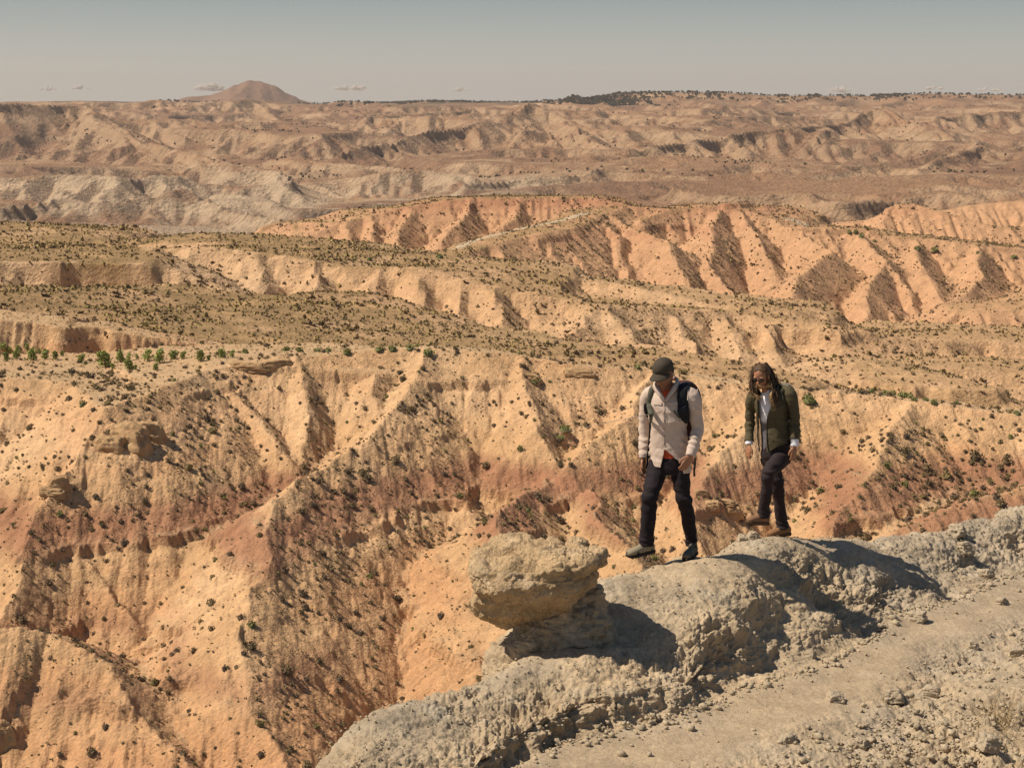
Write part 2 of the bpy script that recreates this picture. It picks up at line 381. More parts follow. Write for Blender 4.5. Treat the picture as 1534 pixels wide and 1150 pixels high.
# ------------------------------------------------------------------ materials
class NT:
    def __init__(s, name):
        s.m = bpy.data.materials.new(name); s.m.use_nodes = True; s.t = s.m.node_tree; s.t.nodes.clear()
        s.out = s.n('ShaderNodeOutputMaterial'); s.b = s.n('ShaderNodeBsdfPrincipled'); s.l(s.b, 'BSDF', s.out, 'Surface')
        s.b.inputs['Roughness'].default_value = .9
        s.b.inputs['Specular IOR Level'].default_value = .25
    def n(s, k, **kw):
        n = s.t.nodes.new(k)
        for a, v in kw.items(): setattr(n, a, v)
        return n
    def l(s, a, ao, b, bi): s.t.links.new(a.outputs[ao], b.inputs[bi])
    def noise(s, scale, detail=4, rough=.55, vec=None, dist=0.):
        n = s.n('ShaderNodeTexNoise'); n.inputs['Scale'].default_value = scale; n.inputs['Detail'].default_value = detail
        n.inputs['Roughness'].default_value = rough; n.inputs['Distortion'].default_value = dist
        if vec is not None: s.t.links.new(vec, n.inputs['Vector'])
        return n.outputs['Fac']
    def voro(s, scale, feat='F1', vec=None, rnd=1.):
        n = s.n('ShaderNodeTexVoronoi', feature=feat); n.inputs['Scale'].default_value = scale; n.inputs['Randomness'].default_value = rnd
        if vec is not None: s.t.links.new(vec, n.inputs['Vector'])
        return n.outputs['Distance']
    def map(s, v, a, b, c, d, clamp=True):
        n = s.n('ShaderNodeMapRange', clamp=clamp); s.t.links.new(v, n.inputs['Value'])
        for i, x in zip(('From Min','From Max','To Min','To Max'), (a,b,c,d)): n.inputs[i].default_value = x
        return n.outputs['Result']
    def math(s, op, a, b=None):
        n = s.n('ShaderNodeMath', operation=op)
        for i, v in enumerate((a, b)):
            if v is None: continue
            if isinstance(v, (int, float)): n.inputs[i].default_value = v
            else: s.t.links.new(v, n.inputs[i])
        return n.outputs[0]
    def mix(s, f, a, b, mode='MIX'):
        n = s.n('ShaderNodeMix', data_type='RGBA', blend_type=mode)
        if isinstance(f, (int, float)): n.inputs[0].default_value = f
        else: s.t.links.new(f, n.inputs[0])
        for i, v in ((6, a), (7, b)):
            if isinstance(v, tuple): n.inputs[i].default_value = (*v, 1)
            else: s.t.links.new(v, n.inputs[i])
        return n.outputs[2]
    def pos(s, scale=None):
        g = s.n('ShaderNodeNewGeometry').outputs['Position']
        if scale is None: return g
        m = s.n('ShaderNodeMapping'); s.t.links.new(g, m.inputs['Vector']); m.inputs['Scale'].default_value = scale
        return m.outputs['Vector']
    def objc(s): return s.n('ShaderNodeTexCoord').outputs['Object']
    def color(s, c):
        if isinstance(c, tuple): s.b.inputs['Base Color'].default_value = (*c, 1)
        else: s.t.links.new(c, s.b.inputs['Base Color'])
    def bump(s, h, dist, strength=1., prev=None):
        n = s.n('ShaderNodeBump'); n.inputs['Distance'].default_value = dist; n.inputs['Strength'].default_value = strength
        s.t.links.new(h, n.inputs['Height'])
        if prev is not None: s.t.links.new(prev, n.inputs['Normal'])
        s.t.links.new(n.outputs[0], s.b.inputs['Normal']); return n.outputs[0]
def terrain_mat(name, u, speck=(.30,.19,.10), speck_amt=.6, bump=1., pit=0.):
    """u = metres of the finest visible grain"""
    m = NT(name)
    at = m.n('ShaderNodeAttribute', attribute_name='Col')
    p = m.pos()
    n1 = m.noise(1/(u*12), 6, .6, p); n2 = m.noise(1/(u*2.2), 5, .65, p)
    v = m.math('MULTIPLY', m.map(n1, .3, .7, .80, 1.16), m.map(n2, .3, .7, .78, 1.18))
    comb = m.n('ShaderNodeCombineColor'); [m.t.links.new(v, comb.inputs[i]) for i in range(3)]
    c = m.mix(1., at.outputs['Color'], comb.outputs[0], 'MULTIPLY')
    # sparse specks of dead scrub and pebbles
    vo = m.voro(1/(u*6), vec=p)
    sel = m.noise(1/(u*30), 3, .6, p)
    k = m.math('MULTIPLY', m.map(vo, .16, .30, 1, 0), m.map(sel, .42, .58, 0, 1))
    k = m.math('MULTIPLY', k, at.outputs['Alpha']); k = m.math('MULTIPLY', k, speck_amt)
    c = m.mix(k, c, speck)
    m.color(c)
    m.b.inputs['Roughness'].default_value = .95; m.b.inputs['Specular IOR Level'].default_value = .1
    h = m.math('ADD', m.noise(1/(u*3), 6, .7, p), m.math('MULTIPLY', m.voro(1/(u*2.0), vec=p), .35))
    m.bump(h, u*1.5*bump, 1.)
    return m.m
# ------------------------------------------------------------------ world, sun, camera
SUN_EL, SUN_AZ = math.radians(52), math.atan2(-1., -.03)
def build_world():
    w = bpy.data.worlds.new('World'); scene.world = w; w.use_nodes = True
    t = w.node_tree; t.nodes.clear()
    o = t.nodes.new('ShaderNodeOutputWorld'); b = t.nodes.new('ShaderNodeBackground'); s = t.nodes.new('ShaderNodeTexSky')
    s.sky_type = 'NISHITA'; s.sun_disc = False; s.sun_elevation = SUN_EL; s.sun_rotation = SUN_AZ
    s.air_density = 1.0; s.dust_density = 1.0; s.ozone_density = 1.0; s.altitude = 0
    mx = t.nodes.new('ShaderNodeMix'); mx.data_type = 'RGBA'; mx.blend_type = 'MULTIPLY'; mx.inputs[0].default_value = 1
    mx.inputs[7].default_value = (*SKY_TINT, 1)
    t.links.new(s.outputs[0], mx.inputs[6]); t.links.new(mx.outputs[2], b.inputs[0]); b.inputs[1].default_value = SKY_STR*.35
    # dusty summer air low in the sky: pale grey at the horizon, slate blue a few degrees up
    tc = t.nodes.new('ShaderNodeTexCoord'); sx = t.nodes.new('ShaderNodeSeparateXYZ'); t.links.new(tc.outputs['Generated'], sx.inputs[0])
    mr = t.nodes.new('ShaderNodeMapRange'); t.links.new(sx.outputs['Z'], mr.inputs['Value']); mr.inputs['From Min'].default_value = -.02; mr.inputs['From Max'].default_value = .40
    cr = t.nodes.new('ShaderNodeValToRGB'); t.links.new(mr.outputs[0], cr.inputs[0]); e = cr.color_ramp.elements
    e[0].position = 0.; e[0].color = (.44,.405,.37,1); e[1].position = 1.; e[1].color = (.04,.075,.14,1)
    for ps, cc in ((.055,(.445,.412,.376)),(.095,(.40,.385,.36)),(.13,(.32,.33,.325)),(.19,(.185,.23,.25)),(.35,(.07,.12,.165))):
        q = e.new(ps); q.color = (*cc, 1)
    b2 = t.nodes.new('ShaderNodeBackground'); b2.inputs[1].default_value = HORIZON; t.links.new(cr.outputs[0], b2.inputs[0])
    ad = t.nodes.new('ShaderNodeAddShader'); t.links.new(b.outputs[0], ad.inputs[0]); t.links.new(b2.outputs[0], ad.inputs[1]); b = ad
    t.links.new(b.outputs[0], o.inputs[0])
    L = bpy.data.lights.new('sun', 'SUN'); L.energy = SUN_STR; L.angle = math.radians(.53); L.color = SUN_COL
    lo = bpy.data.objects.new('sun', L); C.objects.link(lo)
    d = Vector((math.sin(SUN_AZ)*math.cos(SUN_EL), math.cos(SUN_AZ)*math.cos(SUN_EL), math.sin(SUN_EL)))
    lo.rotation_euler = d.to_track_quat('Z', 'Y').to_euler()
    cam = bpy.data.cameras.new('camera'); co = bpy.data.objects.new('camera', cam); C.objects.link(co)
    cam.sensor_fit = 'HORIZONTAL'; cam.angle = 2*math.atan(CW/2/F)
    co.rotation_euler = (math.radians(90)-PITCH, 0, 0)
    cam.clip_start = .5; cam.clip_end = 120000
    scene.camera = co
    scene.view_settings.view_transform = 'Standard'; scene.view_settings.look = 'None'; scene.view_settings.gamma = 1
    scene.view_settings.exposure = EXPO
HORIZON = .86; SKY_TINT = (1.02, .93, .84); SKY_STR = .08; SUN_STR = 5.0; SUN_COL = (1, .885, .725); EXPO = .22
def cast(g, px, py, D0=None, D1=None):
    """first point of the relief on the ray through a pixel"""
    D = np.arange(D0 or g.ys[0], D1 or g.ys[-1], g.dx*.5)
    x, _, zz = P(px, py, 1.)
    h = g.sample(x*D, D); k = np.nonzero(h >= zz*D)[0]
    if len(k) == 0 or k[0] == 0: return None
    d = D[k[0]]; return (x*d, d, float(h[k[0]]))
# ------------------------------------------------------------------ relief -> meshes with earth colours
def slopes(g, z=None):
    z = g.z if z is None else z
    gy, gx = np.gradient(z, g.dx); return gx, gy
def col_near(g):
    X, Y, z = g.X, g.Y, g.z
    gx, gy = slopes(g); sl = np.hypot(gx, gy)
    zl = z + .55*fbm2(X/28, Y/28, 3, 301)
    tan = np.array([.52,.320,.168]); pale = np.array([.62,.41,.235]); red = np.array([.30,.140,.082]); org = np.array([.50,.272,.138]); grey = np.array([.42,.31,.185])
    c = np.broadcast_to(tan, X.shape+(3,)).copy()
    c = mix3(c, pale, sstep(-.1,.5, fbm2(X/22, Y/22, 4, 305))*.7)
    c = mix3(c, org, sstep(-.05,.45, fbm2(X/30+9, z/5., 4, 307))*.8)
    c = mix3(c, red, np.exp(-((zl+50.6)/1.9)**4)*.80*sstep(-.8,-.3, fbm2(X/20, Y/20, 3, 309)))
    c = mix3(c, red, np.exp(-((zl+59.0)/1.0)**2)*.6*sstep(-.4,.1, fbm2(X/18, Y/18, 3, 311)))
    c = mix3(c, org, np.exp(-((zl+62.5)/2.6)**2)*.6)
    c = mix3(c, pale, np.exp(-((zl+43.)/2.2)**2)*.5)
    soil = np.array([.36,.25,.135])                     # darker brown in patches, strongest on slopes falling to the right
    c = mix3(c, soil, sstep(-.1,.4, fbm2(X/6, Y/6, 4, 315))*sstep(.0,.8, gx*-1+.25)*.32)
    c = mix3(c, grey, sstep(.3, .1, sl)*.45)
    a = np.clip(.45+.9*fbm2(X/15, Y/15, 3, 317)-.6*gx*0, 0, 1)
    return c, a
def col_mid(g):
    X, Y, z = g.X, g.Y, g.z
    gx, gy = slopes(g); sl = np.hypot(gx, gy); slg = np.hypot(*np.gradient(g.guide, g.dx))
    px, py = proj(X, Y, z)
    tan = np.array([.53,.330,.182]); pale = np.array([.60,.405,.240]); red = np.array([.40,.190,.108]); org = np.array([.50,.285,.158])
    olive = np.array([.275,.180,.090]); gold = np.array([.47,.295,.140])
    c = np.broadcast_to(tan, X.shape+(3,)).copy()
    c = mix3(c, pale, sstep(-.1,.5, fbm2(X/90, Y/90, 4, 405))*.7)
    far = sstep(620, 950, Y + 80*fbm2(X/150, Y/150, 2, 407))
    c = mix3(c, org, far*.85)
    c = mix3(c, red, far*.75*np.exp(-((z+58+5*fbm2(X/90, Y/90, 2, 409))/7.)**2))
    c = mix3(c, red, .6*np.exp(-((z+73+4*fbm2(X/60, Y/60, 2, 411))/3.)**2)*sstep(-.3,.3, fbm2(X/120, Y/120, 3, 413))*sstep(.25,.45,sl))
    c = mix3(c, red*.9, .6*sstep(1250, 1300, px)*sstep(590, 610, py)*0)
    flat = sstep(.24, .12, slg + .10*fbm2(X/20, Y/20, 3, 415))
    flat = flat*np.interp(px, [450, 800, 1150], [1, .6, .35])
    f2 = flat*sstep(-1.2,.0, fbm2(X/25, Y/25, 3, 417))
    c = mix3(c, gold, f2*.9)
    c = mix3(c, olive, f2*sstep(-.35,.15, fbm2(X/14, Y/10, 4, 419)+.15)*.9)
    # right-hand flanks carry more scrub
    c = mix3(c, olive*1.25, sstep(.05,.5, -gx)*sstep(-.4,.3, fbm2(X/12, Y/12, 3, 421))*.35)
    g.flat = flat
    # dirt road along the bench
    for rd in (((684,372),(700,365),(722,357),(745,351),(770,345),(800,339),(830,333),(856,326),(880,319)), ((1180,328),(1198,334),(1215,340))):
        r3 = [cast(g, *q) for q in rd]
        r3 = [(q[0], q[1], 0.) for q in r3 if q is not None]
        d = -ridge_field(X, Y, r3, 1.)
        c = mix3(c, np.array([.50,.40,.28]), sstep(3.6, 1.8, d))
    a = np.clip(.25+.75*fbm2(X/50, Y/50, 3, 423)+.8*np.clip(-gx,0,.6)+.4*flat, 0, 1)
    return c, a
def col_far(g):
    X, Y, z = g.X, g.Y, g.z
    gx, gy = slopes(g); sl = np.hypot(gx, gy)
    mauve = np.array([.215,.125,.083]); pale = np.array([.50,.345,.215]); tan = np.array([.37,.215,.125]); white = np.array([.56,.435,.30]); field = np.array([.50,.345,.205])
    c = np.broadcast_to(tan, X.shape+(3,)).copy()
    n1 = fbm2(X/500, Y/700, 5, 505); n2 = fbm2(X/130, Y/170, 4, 507); n3 = fbm2(X/700, Y/900, 4, 509)
    c = mix3(c, mauve, sstep(-.3,.4, n1)*.6)
    c = mix3(c, mauve*.9, sstep(.05,.5, n3)*.4)
    curv = g.guide - g.z
    c = mix3(c, pale, sstep(.05,.35, n2 - .6*np.clip(n1, 0, 1) + 1.1*(sl-.3))*.6)
    ledg = np.sin((z + 10*fbm2(X/300, Y/300, 2, 511))/6.5)
    c = mix3(c, pale, sstep(.5, .95, ledg)*sstep(-.1,.3, fbm2(X/260+7, Y/360, 3, 513))*sstep(.1,.3,sl)*.8)
    wmask = sstep(3300, 2700, Y)*sstep(250, -50, X + 250*fbm2(X/500, Y/500, 2, 515))
    c = mix3(c, white, wmask*sstep(-.25,.2, n2+.7*(sl-.2))*.62)
    flat = sstep(.10,.05, sl)
    c = mix3(c, field, flat*sstep(.0,.15, fbm2(X/300, Y/260, 2, 517))*sstep(2400,2800,Y)*sstep(4600,4000,Y)*.8)
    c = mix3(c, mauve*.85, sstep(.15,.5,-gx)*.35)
    c = mix3(c, np.array([.11,.095,.06]), sstep(6900, 7400, Y)*sstep(.16,.05, sl)*sstep(10500, 9500, Y)*.85*sstep(-.3,.1, n2))
    c = mix3(c, np.array([.25,.145,.10]), sstep(10500, 10800, Y)*.8)
    a = np.clip(.3+n3, 0, 1)*.6
    return c, a
def sheet(name, g, cols, az, Dg, nrows, mat, eps, hid=.15, fine=None, seam=None):
    Hs = np.stack([g.sample(np.tan(az)*d, np.full(len(az), d)) for d in Dg])
    D = polar_rows(az, Dg, Hs, nrows, eps, hid)
    X = D*np.tan(az)[None]; Y = D
    Z = g.sample(X, Y)
    if fine is not None: Z = Z + fine(X, Y, Z)
    col, al = cols
    out = np.ones(X.shape+(4,), np.float32)
    for i in range(3): out[..., i] = g.sample(X, Y, col[..., i])
    out[..., 3] = g.sample(X, Y, al)
    V = np.stack([X, Y, Z], -1)
    o = mesh_from(name, V, grid_faces(nrows, len(az)), mat)
    at = o.data.attributes.new('Col', 'FLOAT_COLOR', 'POINT'); at.data.foreach_set('color', out.ravel())
    tag(o, kind='structure')
    return o
AZ = math.atan(767/2600.)
def build_relief(q=1.):
    az = np.linspace(-AZ*1.22, AZ*1.22, int(1250*q))
    gs = {}
    if STAGE in ('all', 'near', 'relief', 'veg'):
        g = build_near(); gs['near'] = g
        sheet('valley_side', g, col_near(g), az, np.arange(120, 342, .5), int(1150*q), terrain_mat('clay', .16), .6,
              fine=lambda X, Y, Z: .12*fbm2(X/.9, Y/.9, 2, 71) + sstep(-39.5,-42,Z)*(.30*(np.abs(noise2((X*.97+Y*.15+1.2*noise2(X/6,Y/6,72))/1.9, (Y-.2*X)/13., 73))-.3) + .16*(np.abs(noise2((X*.97+Y*.15)/.8, (Y-.2*X)/6., 74))-.3)))
    if STAGE in ('all', 'mid', 'relief', 'veg'):
        g = build_mid(); gs['mid'] = g
        sheet('hills', g, col_mid(g), az, np.geomspace(303, 1880, 700), int(850*q), terrain_mat('hill_earth', .45, speck=(.16,.11,.06), speck_amt=.8), .12,
              fine=lambda X, Y, Z: .3*fbm2(X/3.5, Y/3.5, 2, 73))
    if STAGE in ('all', 'far', 'relief'):
        fm = terrain_mat('far_earth', 2.6, speck=(.12,.09,.06), speck_amt=.7, bump=1.8)
        g = build_far(0); gs['far_near'] = g
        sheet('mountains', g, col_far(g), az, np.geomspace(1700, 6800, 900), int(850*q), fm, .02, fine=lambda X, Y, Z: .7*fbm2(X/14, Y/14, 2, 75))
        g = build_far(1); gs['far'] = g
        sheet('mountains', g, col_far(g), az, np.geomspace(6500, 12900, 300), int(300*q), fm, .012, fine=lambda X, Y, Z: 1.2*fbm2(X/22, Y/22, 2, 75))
    return gs
# ------------------------------------------------------------------ air
def build_haze():
    x, y0, y1, z0, z1 = 7000, -60, 13200, -420, 230
    V = [(a, b, c) for c in (z0, z1) for b in (y0, y1) for a in (-x, x)]
    m = bpy.data.materials.new('dusty_air'); m.use_nodes = True; t = m.node_tree; t.nodes.clear()
    o = t.nodes.new('ShaderNodeOutputMaterial'); v = t.nodes.new('ShaderNodeVolumePrincipled')
    v.inputs['Color'].default_value = (.80, .72, .68, 1); v.inputs['Density'].default_value = HAZE; v.inputs['Anisotropy'].default_value = .2
    t.links.new(v.outputs[0], o.inputs['Volume'])
    Fq = [(0,2,3,1),(4,5,7,6),(0,1,5,4),(2,6,7,3),(0,4,6,2),(1,3,7,5)]
    tag(mesh_from('haze', V, Fq, m, smooth=False), kind='stuff')
HAZE = 3.6e-5
def build_base():
    """the floor of the country under the modelled slopes"""
    m = NT('basin_floor'); m.color(m.mix(m.noise(.004, 6, .6, m.pos()), (.34,.22,.13), (.48,.33,.20)))
    tag(mesh_from('ground', [(-6900,-55,-262),(6900,-55,-262),(6900,13100,-262),(-6900,13100,-262)], [(0,1,2,3)], m.m, smooth=False), kind='structure')
# ------------------------------------------------------------------ the grey ridge the walkers are on
def Z(px, py, z):                                   # point at height z under a pixel
    D = -z/float(tdown(py)); return P(px, py, D)
FGC = [  # crest (pixel, distance)
 (430,1300,9.3),(510,1200,10.8),(548,1110,11.3),(576,1064,11.9),(612,1040,12.3),(660,1025,12.6),(735,1005,12.9)]
def fg_points():
    pts = []
    def a(*q): pts.append(q)
    for q in FGC: a(*P(*q))
    crest2 = [(900,868,14.3),(960,848,14.75),(1030,834,15.05),(1100,808,15.75),(1165,803,16.3),(1230,802,16.8),(1290,799,17.2),(1380,794,17.8),(1440,777,18.4),(1534,756,19.3),(1640,735,20.8),(1780,705,23.)]
    for q in crest2: a(*P(*q))
    for q in FGC + [(820,905,14.1)] + crest2:
        x, y, z = P(*q)
        for d, dz in ((.30,-.16),(1.0,-1.1),(2.2,-3.4),(4.5,-7.5)):
            far = 1 if q[0] > 735 else .25
            a(x-d*(1-far)*1.0-.15*d, y+d*far, z+dz)
    for q in ((820,905,14.0),(870,935,13.75),(900,945,13.65),(950,950,13.6),(960,890,14.1),(990,905,14.05),          # hollow beside the boulder
              (760,1010,12.75),(800,1000,12.75),(830,1015,12.6),(870,995,12.85),(950,985,13.1),(1000,968,13.35),(900,1015,12.7),   # lit shelf
              (780,1068,12.0),(700,1112,11.4),(862,1035,12.4),(945,1012,12.75),(1048,1015,12.95),
              (600,1110,11.4),(660,1080,11.8),(740,1035,12.4),(560,1170,10.9),(520,1240,10.4),(640,1200,10.8),(820,1045,12.3),
              (1045,872,14.3),(1045,930,13.65),(1045,985,13.2),(1100,868,14.45),(1100,930,13.9),(1100,985,13.5),(1170,858,15.05),(1170,910,14.5),(1170,965,14.0),
              (1240,850,15.8),(1240,900,15.1),(1240,950,14.5),(1320,838,16.4),(1320,890,15.7),(1400,835,17.0),(1400,870,16.5),(1480,810,18.0),(1300,815,16.8)):
        a(*P(*q))
    for q in ((1430,893,-4.63),(1490,866,-4.67),(1560,843,-4.71),(1700,818,-4.79)): a(*Z(*q))
    return np.array(pts)
def tps(pts, X, Y, lam=.004):
    n = len(pts); x, y, z = pts.T
    def U(r2): return .5*r2*np.log(r2+1e-9)
    K = U((x[:,None]-x[None])**2+(y[:,None]-y[None])**2) + lam*np.eye(n)
    Pm = np.stack([np.ones(n), x, y], 1)
    A = np.block([[K, Pm],[Pm.T, np.zeros((3,3))]])
    w = np.linalg.solve(A, np.concatenate([z, np.zeros(3)]))
    out = w[n]+w[n+1]*X+w[n+2]*Y
    for i in range(n): out = out + w[i]*U((X-x[i])**2+(Y-y[i])**2)
    return out
FOOT_LINE = [(700,1200,-4.50),(780,1140,-4.52),(862,1106,-4.54),(948,1089,-4.55),(1048,1066,-4.56),(1095,1040,-4.56),(1167,1013,-4.57),(1240,991,-4.58),(1317,948,-4.60),(1350,915,-4.62),(1430,895,-4.64),(1490,868,-4.68),(1560,845,-4.72),(1700,820,-4.8)]
def build_fg():
    g = Grid(-4.6, 11, 8.4, 26, .04)
    X, Y = g.X, g.Y
    top = tps(fg_points(), X, Y)
    fl = [Z(*q) for q in FOOT_LINE]
    fx = np.array([-2.2]+[q[0] for q in fl]+[12.]); fyy = np.array([8.2]+[q[1] for q in fl]+[26.]); fz = np.array([-4.46]+[q[2] for q in fl]+[-4.9])
    rag = .16*fbm2(X/.8, Y/.8, 3, 661) + .05*fbm2(X/.22, Y/.22, 2, 663)        # the wall runs ragged: bays and noses
    sd0 = np.interp(X, fx, fyy) - Y                      # >0: on the path side
    side = sd0 + rag*sstep(.9, .0, np.abs(sd0))
    low = np.interp(X, fx, fz) - .03*sstep(0, .5, sd0) + .10*sstep(1.2, 3.2, sd0)*sstep(2.5,4.5,X) + .07*fbm2(X/1.6, Y/1.6, 3, 665)*sstep(.5,1.6,sd0)
    w = np.interp(X, [-.5, 0, 1.0, 1.5, 2., 3., 6], [.28,.22,.20,.30,.45,.6,.9])
    k = sstep(0, 1, np.clip(-side/w, 0, 1))
    z = low*(1-k) + np.maximum(top, low)*k
    z = np.where(side > 0, low, np.where(-side > w, top, z))
    z = np.maximum(z, -16)
    side = sd0 + rag*.5
    gy, gx = np.gradient(z, g.dx)
    sl = np.hypot(gx, gy)
    wall = sstep(.35,.9, sl)*sstep(.2,-.02,side)*sstep(-2.2,-1.2,side) + .0*X
    wall = np.maximum(wall, sstep(.05,-.15,side)*sstep(-1.1,-.5,side)*.55)
    g.wall = wall; g.side = side
    g.z = z
    return g
def fg_color(X, Y, Z, side, rough):
    grey = np.array([.40,.325,.235]); dark = np.array([.28,.23,.165]); warm = np.array([.50,.375,.235]); path = np.array([.46,.345,.225]); gold = np.array([.50,.37,.20])
    c = np.broadcast_to(grey, X.shape+(3,)).copy()
    n = fbm2(X/1.1, Y/1.1, 4, 601); n2 = fbm2(X/.35, Y/.35, 3, 603); n3 = fbm2(X/2.6, Y/2.6, 3, 605)
    c = mix3(c, warm, sstep(-.1,.5, n + .25*sstep(4.5, 2.5, X))*.6)
    c = mix3(c, dark, sstep(.0,.5, n3)*.45)
    c = mix3(c, warm, sstep(1.2, 2.2, side)*.35)
    c = mix3(c, warm, sstep(4.6, 1.5, X)*sstep(.1,.6, rough)*.45)
    c = mix3(c, np.array([.52,.45,.34]), sstep(.1,.55, n2)*.4)
    c = mix3(c, path, np.exp(-((side-.55)/.6)**2)*.7)
    return c
def mat_fg():
    m = NT('crusted_marl')
    at = m.n('ShaderNodeAttribute', attribute_name='Col'); p = m.pos()
    n1 = m.noise(3.5, 7, .62, p); n2 = m.noise(26, 5, .65, p)
    v = m.math('MULTIPLY', m.map(n1, .3, .7, .78, 1.18), m.map(n2, .3, .7, .82, 1.14))
    cb = m.n('ShaderNodeCombineColor'); [m.t.links.new(v, cb.inputs[i]) for i in range(3)]
    c = m.mix(1., at.outputs['Color'], cb.outputs[0], 'MULTIPLY')
    vo = m.voro(34, vec=p); k = m.math('MULTIPLY', m.map(vo, .12, .26, 1, 0), m.map(m.noise(2.4, 3, .6, p), .45, .6, 0, .75))
    c = m.mix(k, c, (.17,.145,.115))
    m.color(c); m.b.inputs['Roughness'].default_value = .95; m.b.inputs['Specular IOR Level'].default_value = .1
    n = m.bump(m.noise(19, 8, .68, p), .022, 1.)
    m.bump(m.noise(70, 5, .7, p), .008, .8, n)
    return m.m
def rough_at(g, X, Y):
    side = g.sample(X, Y, g.side); wall = g.sample(X, Y, g.wall)
    rub = sstep(.7, 1.5, side)*(.25+.75*sstep(-.25,.25, fbm2(X/1.3, Y/1.3, 3, 611)+.15))
    mound = sstep(.0,-.4, side)*(.5+.5*sstep(-.15,.3,fbm2(X/1.3, Y/1.3, 2, 613)))
    return side, wall, rub, mound
def fg_disp(g, X, Y, Z, N_):
    """crumbly weathering crust: lumps, pits and cracks, strong on the wall, weak on the trodden path"""
    side, wall, rub, mound = rough_at(g, X, Y)
    pth = np.exp(-((side-.5)/.55)**2)*sstep(-.02,.12,side)
    big = fbm3(X*1.5, Y*1.5, Z*1.5, 3, 621, mode=2)
    med = fbm3(X*5.2, Y*5.2, Z*5.2, 4, 631, gain=.62, mode=2)
    fin = fbm3(X*17, Y*17, Z*17, 3, 641, gain=.6)
    patch = sstep(-.15,.35, fbm3(X*.9, Y*.9, Z*.9, 2, 651))
    d = big*(.03+.09*wall+.045*mound) + med*(.012 + .085*wall*(.35+.65*patch) + .065*mound*patch + .080*rub) + fin*(.006+.034*wall+.024*rub+.034*mound*patch)
    d = d*(1-.85*pth)
    return d, np.clip(wall + .5*mound*patch + .4*rub, 0, 1)
